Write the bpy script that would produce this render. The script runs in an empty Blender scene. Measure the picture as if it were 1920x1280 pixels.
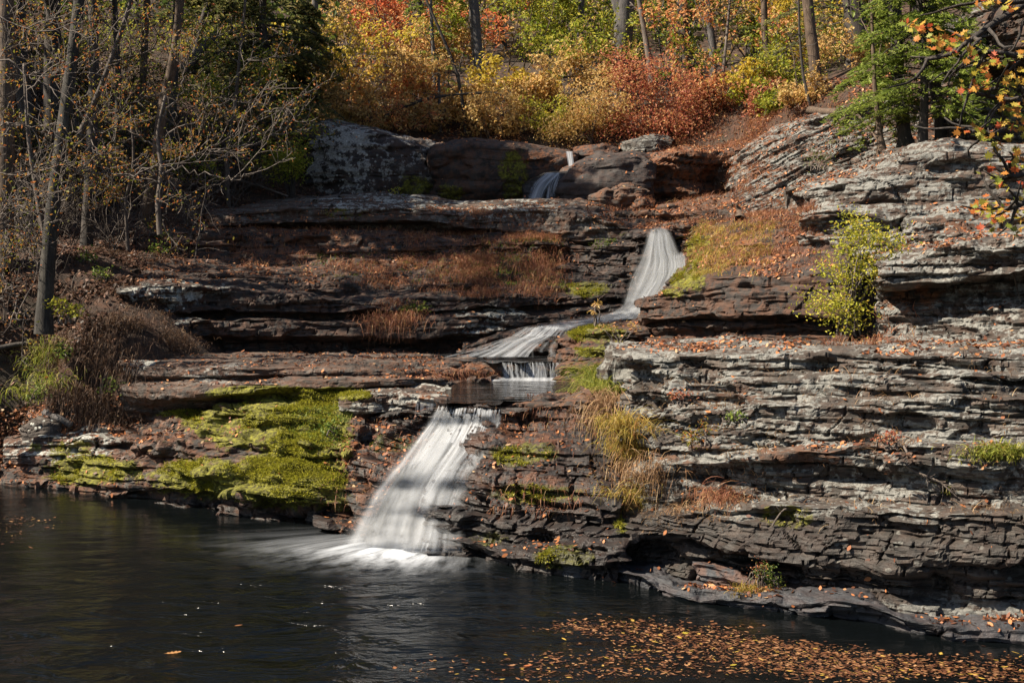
import bpy, math, random
import numpy as np
from mathutils import Vector
from mathutils.bvhtree import BVHTree
random.seed(7)
RNG = np.random.default_rng(11)
sc = bpy.context.scene
COL = sc.collection
R = math.radians
# ------------------------------------------------------------------ camera
FPX, CAMZ = 2133.33, 4.0
TILT = math.atan(120 / FPX)
CAM = np.array([0.0, 0.0, CAMZ])
FWD = np.array([0, math.cos(TILT), -math.sin(TILT)])
UPV = np.array([0, math.sin(TILT), math.cos(TILT)])
def ray(px, py):
    px = np.asarray(px, float); py = np.asarray(py, float)
    cx = (px - 960) / FPX; cy = (640 - py) / FPX
    d = FWD + cy[..., None] * UPV
    d = d + cx[..., None] * np.array([1.0, 0, 0])
    return d
def at(px, py, Y):
    d = ray(px, py)
    return CAM + d * (np.asarray(Y, float) / d[..., 1])[..., None]
def atz(px, py, z):
    d = ray(px, py)
    return CAM + d * ((z - CAMZ) / d[..., 2])[..., None]
def proj(P):
    Q = np.asarray(P, float) - CAM
    f = Q @ FWD; u = Q @ UPV
    f = np.where(np.abs(f) < 1e-3, 1e-3, f)
    return 960 + FPX * Q[..., 0] / f, 640 - FPX * u / f
# ------------------------------------------------------------------ noise
def _h(ix, iy, iz, seed):
    with np.errstate(over='ignore'):
        h = (ix.astype(np.int64) * 374761393 + iy.astype(np.int64) * 668265263 + iz.astype(np.int64) * 2147483647 + seed * 974634777) & 0xFFFFFFFF
        h = ((h ^ (h >> 13)) * 1274126177) & 0xFFFFFFFF
        h = ((h ^ (h >> 16)) * 2246822519) & 0xFFFFFFFF
        h = h ^ (h >> 15)
    return (h & 0xFFFFFF) / float(0x1000000)
def vn(x, y, z, seed=0):
    x = np.asarray(x, float); y = np.asarray(y, float) + 0 * x; z = np.asarray(z, float) + 0 * x
    i, j, k = np.floor(x), np.floor(y), np.floor(z)
    fx, fy, fz = x - i, y - j, z - k
    fx = fx * fx * (3 - 2 * fx); fy = fy * fy * (3 - 2 * fy); fz = fz * fz * (3 - 2 * fz)
    r = 0
    for a in (0, 1):
        wa = fx if a else 1 - fx
        for b in (0, 1):
            wb = fy if b else 1 - fy
            for c in (0, 1):
                wc = fz if c else 1 - fz
                r = r + wa * wb * wc * _h(i + a, j + b, k + c, seed)
    return r * 2 - 1
def fbm(P, scale, oc=3, seed=0, st=(1, 1, 1)):
    r = 0; a = 1.0; f = 1.0 / scale; t = 0
    for o in range(oc):
        r = r + a * vn(P[..., 0] * f * st[0], P[..., 1] * f * st[1], P[..., 2] * f * st[2], seed + o * 17)
        t += a; a *= 0.5; f *= 2.03
    return r / t
def sstep(a, b, x):
    t = np.clip((x - a) / (b - a), 0, 1); return t * t * (3 - 2 * t)
# ------------------------------------------------------------------ mesh helpers
def mesh_np(name, V, faces, mat, parent=None, smooth=False, attrs=None, uv=None):
    """faces: list of int arrays shaped (n,k), mixed k allowed"""
    me = bpy.data.meshes.new(name)
    V = np.ascontiguousarray(V, dtype=np.float32).reshape(-1, 3)
    me.vertices.add(len(V)); me.vertices.foreach_set('co', V.ravel())
    faces = [np.asarray(f, dtype=np.int32) for f in faces if len(f)]
    nl = sum(f.size for f in faces); npoly = sum(len(f) for f in faces)
    me.loops.add(nl); me.polygons.add(npoly)
    me.loops.foreach_set('vertex_index', np.concatenate([f.ravel() for f in faces]))
    starts = []; s = 0
    for f in faces:
        starts.append(s + np.arange(len(f)) * f.shape[1]); s += f.size
    me.polygons.foreach_set('loop_start', np.concatenate(starts).astype(np.int32))
    if smooth: me.polygons.foreach_set('use_smooth', np.ones(npoly, bool))
    else: me.polygons.foreach_set('use_smooth', np.zeros(npoly, bool))
    me.update(calc_edges=True)
    if attrs:
        for k, a in attrs.items():
            at_ = me.attributes.new(k, 'FLOAT', 'POINT')
            at_.data.foreach_set('value', np.ascontiguousarray(a, dtype=np.float32).ravel())
    me.materials.append(mat)
    o = bpy.data.objects.new(name, me); COL.objects.link(o)
    if parent is not None: o.parent = parent
    return o
LABELS = {}
def tag(o, label=None, cat=None, group=None, kind=None):
    if label:
        if label in LABELS: print('DUPLICATE LABEL', label)
        LABELS[label] = 1
        o['label'] = label
    if cat: o['category'] = cat
    if group: o['group'] = group
    if kind: o['kind'] = kind
    return o
def thing(name, loc, label, cat, group=None):
    o = bpy.data.objects.new(name, None); COL.objects.link(o)
    o.location = [float(v) for v in loc]; o.empty_display_size = 0.2
    return tag(o, label, cat, group)
class Tubes:
    def __init__(s): s.V = []; s.F = []; s.n = 0
    def add(s, pts, rad, sides=6, rough=0.0):
        pts = np.asarray(pts, float); n = len(pts)
        rad = np.asarray(rad, float) * np.ones(n)
        t = np.gradient(pts, axis=0); t /= np.linalg.norm(t, axis=1)[:, None] + 1e-9
        ref = np.array([0, 1.0, 0]) if abs(t[0, 1]) < 0.8 else np.array([1.0, 0, 0])
        a = np.cross(t, ref); a /= np.linalg.norm(a, axis=1)[:, None] + 1e-9
        b = np.cross(t, a)
        th = np.arange(sides) * 2 * math.pi / sides
        rr = rad[:, None] * np.ones((n, sides))
        if rough: rr = rr * (1 + rough * (vn(np.arange(n)[:, None] * 0.7 + 0 * th, 3 * np.cos(th) + 0 * rr, 3 * np.sin(th) + 0 * rr, s.n % 97)))
        ring = pts[:, None, :] + rr[..., None] * (np.cos(th)[None, :, None] * a[:, None, :] + np.sin(th)[None, :, None] * b[:, None, :])
        idx = s.n + np.arange(n * sides).reshape(n, sides)
        q = np.stack([idx[:-1], np.roll(idx[:-1], -1, 1), np.roll(idx[1:], -1, 1), idx[1:]], -1).reshape(-1, 4)
        s.V.append(ring.reshape(-1, 3)); s.F.append(q); s.n += n * sides
        s.V.append(pts[-1:]+t[-1:]*rad[-1]*0.5); tip = s.n; s.n += 1
        s.T = getattr(s, 'T', [])
        s.T.append(np.stack([idx[-1], np.roll(idx[-1], -1), np.full(sides, tip)], -1))
    def build(s, name, mat, parent=None, origin=None, smooth=True):
        V = np.concatenate(s.V)
        if origin is not None: V = V - np.asarray(origin)
        return mesh_np(name, V, [np.concatenate(s.F), np.concatenate(s.T)], mat, parent, smooth)
def unit(v): return v / (np.linalg.norm(v, axis=-1, keepdims=True) + 1e-9)
def leaf_cards(C, size, asp=0.55, up=0.5, rng=RNG, fold=0.25, axis=None):
    C = np.asarray(C); n = len(C); size = np.ones(n) * size
    nn = rng.normal(size=(n, 3)); nn[:, 2] = nn[:, 2] + up * 2; nn = unit(nn)
    t = rng.normal(size=(n, 3)) if axis is None else axis + rng.normal(size=(n, 3)) * 0.25
    t = unit(t - nn * np.sum(t * nn, 1)[:, None]); b = np.cross(nn, t)
    s = size[:, None]
    V = np.stack([C - t * s, C + b * s * asp + nn * s * fold, C + t * s, C - b * s * asp + nn * s * fold], 1)
    return V.reshape(-1, 3), np.arange(n * 4).reshape(n, 4)
MAPLE = np.array([(0, -1.05), (.12, -.45), (.62, -.62), (.5, -.3), (1, .05), (.52, .12), (.62, .5), (.25, .38), (0, 1), (-.25, .38), (-.62, .5), (-.52, .12), (-1, .05), (-.5, -.3), (-.62, -.62), (-.12, -.45)])
OAK = np.array([(0, -1.2), (.08, -.8), (.4, -.6), (.2, -.4), (.55, -.1), (.25, .05), (.55, .45), (.22, .5), (.3, .8), (0, 1), (-.3, .8), (-.22, .5), (-.55, .45), (-.25, .05), (-.55, -.1), (-.2, -.4), (-.4, -.6), (-.08, -.8)])
OVAL = np.array([(0, -1), (.32, -.5), (.42, 0), (.28, .55), (0, 1), (-.28, .55), (-.42, 0), (-.32, -.5)])
def shape_leaves(C, N, size, shape, rng=RNG, curl=0.25, T=None):
    n = len(C); k = len(shape)
    N = unit(np.asarray(N, float)); t = rng.normal(size=(n, 3)) if T is None else T
    t = unit(t - N * np.sum(t * N, 1)[:, None]); b = np.cross(N, t)
    s = (np.ones(n) * size)[:, None, None]
    cr = (rng.random(n) * 2 - 0.7)[:, None, None] * curl
    sx = shape[None, :, 0, None]; sy = shape[None, :, 1, None]
    V = C[:, None, :] + s * (sx * b[:, None, :] + sy * t[:, None, :] + cr * (np.abs(sx) + 0.5 * sy * sy) * N[:, None, :])
    return V.reshape(-1, 3), np.arange(n * k).reshape(n, k)
# ------------------------------------------------------------------ materials
def new_mat(name):
    m = bpy.data.materials.new(name); m.use_nodes = True
    nt = m.node_tree; nt.nodes.clear()
    out = nt.nodes.new('ShaderNodeOutputMaterial')
    return m, nt, out
class NT:
    def __init__(s, nt): s.nt = nt
    def n(s, t, **kw):
        nd = s.nt.nodes.new(t)
        for k, v in kw.items():
            if k.startswith('i_'):
                nd.inputs[int(k[2:]) if k[2:].isdigit() else k[2:].replace('_', ' ')].default_value = v
            else: setattr(nd, k, v)
        return nd
    def l(s, a, b): s.nt.links.new(a, b)
    def math(s, op, a, b=None, clamp=False):
        nd = s.n('ShaderNodeMath', operation=op); nd.use_clamp = clamp
        for i, v in enumerate((a, b)):
            if v is None: continue
            if isinstance(v, (int, float)): nd.inputs[i].default_value = v
            else: s.l(v, nd.inputs[i])
        return nd.outputs[0]
    def mix(s, f, a, b):
        nd = s.n('ShaderNodeMix', data_type='RGBA')
        for i, v in ((0, f), (6, a), (7, b)):
            if isinstance(v, (int, float)): nd.inputs[i].default_value = v
            elif isinstance(v, tuple): nd.inputs[i].default_value = (*v, 1)
            else: s.l(v, nd.inputs[i])
        return nd.outputs[2]
    def noise(s, vec, scale, detail=4, rough=0.55, dist=0.0):
        nd = s.n('ShaderNodeTexNoise'); nd.inputs['Scale'].default_value = scale
        nd.inputs['Detail'].default_value = detail; nd.inputs['Roughness'].default_value = rough
        nd.inputs['Distortion'].default_value = dist
        if vec is not None: s.l(vec, nd.inputs['Vector'])
        return nd.outputs['Fac']
    def scaled(s, vec, sx, sy, sz):
        nd = s.n('ShaderNodeMapping'); nd.inputs['Scale'].default_value = (sx, sy, sz); s.l(vec, nd.inputs['Vector'])
        return nd.outputs[0]
    def ramp(s, f, stops, interp='LINEAR'):
        nd = s.n('ShaderNodeValToRGB'); cr = nd.color_ramp; cr.interpolation = interp
        while len(cr.elements) > len(stops): cr.elements.remove(cr.elements[-1])
        while len(cr.elements) < len(stops): cr.elements.new(0.5)
        for e, (p, c) in zip(cr.elements, stops):
            e.position = p; e.color = (*c, 1) if len(c) == 3 else c
        s.l(f, nd.inputs[0]); return nd.outputs[0]
    def rng(s, f, a, b, c=0.0, d=1.0):
        nd = s.n('ShaderNodeMapRange'); nd.interpolation_type = 'SMOOTHSTEP'
        s.l(f, nd.inputs[0])
        for i, v in enumerate((a, b, c, d)): nd.inputs[i + 1].default_value = v
        return nd.outputs[0]
    def attr(s, name):
        return s.n('ShaderNodeAttribute', attribute_name=name).outputs['Fac']
def rock_mat(name, dark, mid, light, lichen=(0.36, 0.37, 0.33), lich_scale=9.0, rough=0.75, bump=0.6, bed=7.0):
    m, nt, out = new_mat(name); t = NT(nt)
    pos = t.n('ShaderNodeNewGeometry').outputs['Position']
    flat = t.scaled(pos, 1.0, 1.0, bed)
    n1 = t.noise(pos, 1.3, 4, 0.6)
    n2 = t.noise(flat, 2.2, 5, 0.68)
    n3 = t.noise(pos, 18, 3, 0.65)
    base = t.ramp(t.math('ADD', t.math('MULTIPLY', n2, 0.65), t.math('MULTIPLY', n1, 0.35)), [(0.30, dark), (0.5, mid), (0.70, light)])
    base = t.mix(t.rng(n3, 0.35, 0.7, 0.0, 0.5), base, t.mix(0.5, base, dark))
    rust = t.math('MULTIPLY', t.attr('rust'), t.rng(t.noise(pos, 5, 5, 0.65), 0.4, 0.6))
    base = t.mix(rust, base, (0.16, 0.065, 0.03))
    la = t.attr('lichen')
    ln = t.math('ADD', t.noise(pos, lich_scale, 4, 0.72), t.math('MULTIPLY', t.math('SUBTRACT', t.noise(flat, 1.2, 3, 0.6), 0.5), 0.9))
    lf = t.math('MULTIPLY', t.rng(t.math('ADD', ln, t.math('MULTIPLY', la, 0.13)), 0.56, 0.64), t.rng(la, 0.05, 0.5))
    base = t.mix(lf, base, t.mix(t.rng(n3, 0.4, 0.6), lichen, tuple(c * 0.62 for c in lichen)))
    vo = t.n('ShaderNodeTexVoronoi'); vo.inputs['Scale'].default_value = 5.5; t.l(pos, vo.inputs['Vector'])
    spots = t.math('MULTIPLY', t.rng(t.math('ADD', vo.outputs['Distance'], t.math('MULTIPLY', n3, 0.2)), 0.32, 0.25), t.attr('spots'))
    base = t.mix(spots, base, (0.42, 0.42, 0.38))
    blk = t.math('MULTIPLY', t.rng(t.noise(t.scaled(pos, 2.2, 2.2, 1.4), 1.6, 5, 0.72), 0.52, 0.66), t.attr('black'))
    base = t.mix(t.math('MULTIPLY', blk, 0.85), base, (0.018, 0.017, 0.015))
    ma = t.attr('moss')
    mf = t.rng(t.math('ADD', t.noise(pos, 6, 5, 0.65), t.math('MULTIPLY', ma, 0.52)), 0.64, 0.80)
    mf = t.math('MULTIPLY', mf, t.rng(ma, 0.05, 0.3))
    mcol = t.ramp(t.noise(pos, 14, 4, 0.6), [(0.32, (0.03, 0.024, 0.008)), (0.5, (0.10, 0.095, 0.013)), (0.68, (0.21, 0.20, 0.022))])
    base = t.mix(mf, base, mcol)
    wet = t.attr('wet')
    base = t.mix(t.math('MULTIPLY', wet, 0.78), base, (0.010, 0.0095, 0.010))
    p = t.n('ShaderNodeBsdfPrincipled'); t.l(base, p.inputs['Base Color'])
    t.l(t.math('SUBTRACT', rough + 0.1, t.math('MULTIPLY', wet, 0.42)), p.inputs['Roughness'])
    p.inputs['Specular IOR Level'].default_value = 0.35
    b1 = t.n('ShaderNodeBump'); b1.inputs['Strength'].default_value = bump; b1.inputs['Distance'].default_value = 0.06
    hsum = t.math('ADD', t.math('MULTIPLY', t.noise(t.scaled(pos, 1, 1, 3.0), 7, 4, 0.72), 1.0), t.math('MULTIPLY', n3, 0.35))
    hsum = t.math('ADD', hsum, t.math('MULTIPLY', mf, 0.3))
    if bed > 3: hsum = t.math('ADD', hsum, t.math('MULTIPLY', t.noise(t.scaled(pos, 1, 1, 9.0), 3.5, 3, 0.6), 0.6))
    t.l(hsum, b1.inputs['Height']); t.l(b1.outputs[0], p.inputs['Normal'])
    t.l(p.outputs[0], out.inputs[0]); return m
def leaf_mat(name, stops, trans=0.45, rough=0.55):
    m, nt, out = new_mat(name); t = NT(nt)
    g = t.n('ShaderNodeNewGeometry'); 
    col = t.ramp(g.outputs['Random Per Island'], stops)
    d = t.n('ShaderNodeBsdfPrincipled'); t.l(col, d.inputs['Base Color']); d.inputs['Roughness'].default_value = rough
    d.inputs['Specular IOR Level'].default_value = 0.3
    if trans > 0:
        tr = t.n('ShaderNodeBsdfTranslucent'); t.l(col, tr.inputs[0])
        mx = t.n('ShaderNodeMixShader'); mx.inputs[0].default_value = trans
        t.l(d.outputs[0], mx.inputs[1]); t.l(tr.outputs[0], mx.inputs[2]); t.l(mx.outputs[0], out.inputs[0])
    else: t.l(d.outputs[0], out.inputs[0])
    return m
def bark_mat(name, c1, c2, c3, sc_=1.0):
    m, nt, out = new_mat(name); t = NT(nt)
    pos = t.n('ShaderNodeTexCoord').outputs['Object']
    n1 = t.noise(t.scaled(pos, 14 * sc_, 14 * sc_, 2.2 * sc_), 1.6, 6, 0.7)
    n2 = t.noise(pos, 3.0, 4, 0.6)
    col = t.ramp(t.math('ADD', t.math('MULTIPLY', n1, 0.6), t.math('MULTIPLY', n2, 0.4)), [(0.35, c1), (0.5, c2), (0.66, c3)])
    p = t.n('ShaderNodeBsdfPrincipled'); t.l(col, p.inputs['Base Color']); p.inputs['Roughness'].default_value = 0.85
    b = t.n('ShaderNodeBump'); b.inputs['Strength'].default_value = 0.8; b.inputs['Distance'].default_value = 0.03
    t.l(n1, b.inputs['Height']); t.l(b.outputs[0], p.inputs['Normal']); t.l(p.outputs[0], out.inputs[0]); return m
M = {}
M['rock_grey'] = rock_mat('grey_bedrock', (0.016, 0.013, 0.012), (0.050, 0.043, 0.037), (0.13, 0.114, 0.099), (0.20, 0.197, 0.182), 8)
M['rock_boulder'] = rock_mat('boulder_rock', (0.014, 0.012, 0.012), (0.040, 0.034, 0.033), (0.085, 0.074, 0.068), (0.30, 0.29, 0.27), 5, bed=1.0)
M['rock_dark'] = rock_mat('dark_bedrock', (0.009, 0.008, 0.008), (0.028, 0.023, 0.021), (0.08, 0.068, 0.060), (0.34, 0.34, 0.31), 7)
M['rock_brown'] = rock_mat('brown_bedrock', (0.015, 0.012, 0.010), (0.050, 0.040, 0.034), (0.12, 0.098, 0.084), (0.36, 0.36, 0.33), 8)
M['rock_slate'] = rock_mat('slate_bedrock', (0.016, 0.017, 0.02), (0.045, 0.047, 0.053), (0.095, 0.098, 0.106), (0.3, 0.3, 0.29), 8, 0.6)
M['gold'] = leaf_mat('golden_leaves', [(0, (0.30, 0.22, 0.05)), (0.22, (0.50, 0.31, 0.10)), (0.6, (0.64, 0.42, 0.16)), (0.86, (0.68, 0.53, 0.24)), (1, (0.62, 0.28, 0.11))], 0.55)
M['orange'] = leaf_mat('orange_leaves', [(0, (0.36, 0.10, 0.045)), (0.3, (0.58, 0.23, 0.09)), (0.65, (0.67, 0.36, 0.15)), (0.9, (0.68, 0.48, 0.20)), (1, (0.45, 0.38, 0.08))], 0.55)
M['redbush'] = leaf_mat('red_leaves', [(0, (0.22, 0.05, 0.035)), (0.35, (0.42, 0.13, 0.075)), (0.7, (0.54, 0.23, 0.11)), (1, (0.56, 0.36, 0.15))], 0.45)
M['scarlet'] = leaf_mat('scarlet_leaves', [(0, (0.50, 0.10, 0.05)), (0.5, (0.62, 0.18, 0.075)), (1, (0.66, 0.32, 0.13))], 0.5)
M['yellow'] = leaf_mat('yellow_leaves', [(0, (0.36, 0.27, 0.03)), (0.4, (0.56, 0.42, 0.05)), (0.8, (0.62, 0.50, 0.08)), (1, (0.58, 0.30, 0.06))], 0.5)
M['yelgreen'] = leaf_mat('yellow_green_leaves', [(0, (0.10, 0.15, 0.02)), (0.35, (0.24, 0.28, 0.03)), (0.7, (0.40, 0.40, 0.05)), (1, (0.52, 0.44, 0.06))], 0.5)
M['green'] = leaf_mat('green_leaves', [(0, (0.045, 0.075, 0.018)), (0.5, (0.10, 0.145, 0.03)), (1, (0.24, 0.25, 0.04))], 0.45)
M['maple'] = leaf_mat('autumn_maple_leaves', [(0, (0.42, 0.06, 0.03)), (0.2, (0.52, 0.17, 0.04)), (0.45, (0.52, 0.30, 0.045)), (0.75, (0.36, 0.32, 0.045)), (1, (0.2, 0.26, 0.04))], 0.45)
M['bushyg'] = leaf_mat('bright_bush_leaves', [(0, (0.20, 0.22, 0.02)), (0.4, (0.38, 0.38, 0.04)), (0.8, (0.52, 0.48, 0.06)), (1, (0.6, 0.42, 0.06))], 0.45)
M['evergreen'] = leaf_mat('dark_needles', [(0, (0.06, 0.08, 0.03)), (0.6, (0.15, 0.16, 0.055)), (1, (0.28, 0.23, 0.085))], 0.5)
M['hemlock'] = leaf_mat('fresh_needles', [(0, (0.08, 0.12, 0.02)), (0.5, (0.20, 0.26, 0.045)), (1, (0.34, 0.38, 0.08))], 0.45)
M['sparse'] = leaf_mat('sparse_autumn_leaves', [(0, (0.08, 0.11, 0.02)), (0.35, (0.26, 0.24, 0.03)), (0.65, (0.42, 0.22, 0.05)), (1, (0.45, 0.12, 0.04))], 0.45)
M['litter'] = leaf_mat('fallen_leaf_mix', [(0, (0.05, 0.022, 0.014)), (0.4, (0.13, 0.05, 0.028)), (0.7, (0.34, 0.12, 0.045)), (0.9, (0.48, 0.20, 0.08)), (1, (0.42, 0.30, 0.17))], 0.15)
M['shadeleaf'] = leaf_mat('shade_darkened_leaves', [(0, (0.03, 0.016, 0.011)), (0.5, (0.075, 0.034, 0.022)), (0.8, (0.13, 0.06, 0.035)), (1, (0.24, 0.13, 0.08))], 0.15)  # litter colours darkened to stand for the shade on the left bank
M['under'] = leaf_mat('shade_dimmed_leaves', [(0, (0.02, 0.028, 0.009)), (0.45, (0.055, 0.062, 0.016)), (0.7, (0.16, 0.13, 0.03)), (0.9, (0.30, 0.15, 0.04)), (1, (0.34, 0.08, 0.03))], 0.4)  # sparse leaf colours made darker, bank shade is in the colour
M['float'] = leaf_mat('floating_leaf_mix', [(0, (0.03, 0.012, 0.007)), (0.35, (0.11, 0.042, 0.02)), (0.65, (0.20, 0.085, 0.036)), (0.93, (0.32, 0.17, 0.085)), (1, (0.42, 0.27, 0.04))], 0.1)
M['drygrass'] = leaf_mat('dry_grass_blades', [(0, (0.11, 0.06, 0.03)), (0.4, (0.24, 0.13, 0.065)), (0.8, (0.36, 0.22, 0.11)), (1, (0.42, 0.30, 0.16))], 0.3)
M['shadegrass'] = leaf_mat('shaded_dry_grass_blades', [(0, (0.05, 0.028, 0.017)), (0.5, (0.11, 0.06, 0.036)), (0.85, (0.19, 0.11, 0.065)), (1, (0.30, 0.20, 0.12))], 0.25)  # dry grass with the shade of the left bank put into its colour
M['redgrass'] = leaf_mat('russet_grass_blades', [(0, (0.13, 0.05, 0.03)), (0.4, (0.26, 0.10, 0.06)), (0.8, (0.40, 0.18, 0.09)), (1, (0.40, 0.27, 0.12))], 0.3)
M['grass'] = leaf_mat('green_grass_blades', [(0, (0.10, 0.13, 0.02)), (0.5, (0.25, 0.28, 0.04)), (0.85, (0.42, 0.40, 0.08)), (1, (0.42, 0.30, 0.13))], 0.4)
M['goldgrass'] = leaf_mat('golden_grass_blades', [(0, (0.20, 0.16, 0.03)), (0.4, (0.40, 0.31, 0.06)), (0.8, (0.50, 0.34, 0.10)), (1, (0.48, 0.22, 0.08))], 0.4)
M['mossblade'] = leaf_mat('moss_fronds', [(0, (0.06, 0.05, 0.012)), (0.3, (0.17, 0.165, 0.018)), (0.7, (0.34, 0.33, 0.03)), (1, (0.48, 0.43, 0.06))], 0.4)
M['fern'] = leaf_mat('fern_leaves', [(0, (0.06, 0.10, 0.02)), (0.5, (0.14, 0.20, 0.03)), (1, (0.30, 0.34, 0.06))], 0.4)
M['bark_dark'] = bark_mat('dark_bark', (0.012, 0.010, 0.009), (0.035, 0.028, 0.024), (0.085, 0.068, 0.056))
M['bark_grey'] = bark_mat('grey_bark', (0.03, 0.028, 0.027), (0.075, 0.068, 0.066), (0.15, 0.135, 0.13))
M['bark_brown'] = bark_mat('brown_bark', (0.03, 0.02, 0.013), (0.08, 0.052, 0.034), (0.17, 0.12, 0.085))
M['bark_lichen'] = bark_mat('lichened_bark', (0.010, 0.0085, 0.007), (0.026, 0.022, 0.018), (0.085, 0.076, 0.062))
M['twig'] = bark_mat('pale_twig_bark', (0.05, 0.038, 0.031), (0.11, 0.087, 0.072), (0.22, 0.185, 0.16))
M['twigd'] = bark_mat('dark_twig_bark', (0.03, 0.022, 0.018), (0.075, 0.058, 0.048), (0.15, 0.12, 0.10))
# ------------------------------------------------------------------ bedrock
def strata(P, s, hs, amps, seed, blk=1.0, dip=(0.0, 0.0)):
    z = P[..., 2] + dip[0] * P[..., 0] + dip[1] * P[..., 1]
    d = 0
    wz = 0.22 * vn(P[..., 0] * 0.35, P[..., 1] * 0.35, 0 * z, seed + 5) + 0.04 * vn(P[..., 0] * 1.3, P[..., 1] * 1.3, z * 0.8, seed + 9) + 0.025 * vn(P[..., 0] * 4.3, P[..., 1] * 4.3, z * 2, seed + 19)
    for n_, (h, a) in enumerate(zip(hs, amps)):
        w = (z + wz * min(1, h / 0.25)) / h
        w = w + 0.8 * vn(w * 0.53, 0 * w, 0 * w + n_ * 7.7, seed + 31)
        k = np.floor(w); f = w - k
        hk = _h(k, 0 * k, 0 * k + n_, seed + 77)
        L = h * (1.8 + 5 * hk)
        pr = 0.6 * vn(s / (h * 6 + 0.15), 0 * s + hk * 311.0, 0 * s, seed + 3) + 0.9 * (hk - 0.5)
        bj = np.floor(s / L + hk * 13.7 + 0.25 * vn(s / L, z * 3, 0 * s, seed + 2))
        hb = _h(k, bj, 0 * k + 3 + n_, seed + 51)
        fb = s / L + hk * 13.7 + 0.25 * vn(s / L, z * 3, 0 * s, seed + 2) - bj
        crack = np.clip(1 - np.abs(fb - 0.5) * 2, 0, 1)
        crack = 1 - sstep(0, 0.045, crack)
        prof = (np.abs(2 * f - 1)) ** 14
        d = d + a * (pr + blk * 0.9 * (np.floor(hb * 4) / 3 - 0.5) - 0.8 * prof - 0.7 * blk * crack * (hb > 0.35))
    return d
FORMS = []
def catmull(K, idx, t):
    n = K.shape[0]
    p0 = K[np.clip(idx - 1, 0, n - 1)]; p1 = K[np.clip(idx, 0, n - 1)]; p2 = K[np.clip(idx + 1, 0, n - 1)]; p3 = K[np.clip(idx + 2, 0, n - 1)]
    t = t[:, None]
    m1 = (p2 - p0) * 0.4; m2 = (p3 - p1) * 0.4
    return (2 * t**3 - 3 * t**2 + 1) * p1 + (t**3 - 2 * t**2 + t) * m1 + (-2 * t**3 + 3 * t**2) * p2 + (t**3 - t**2) * m2
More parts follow.
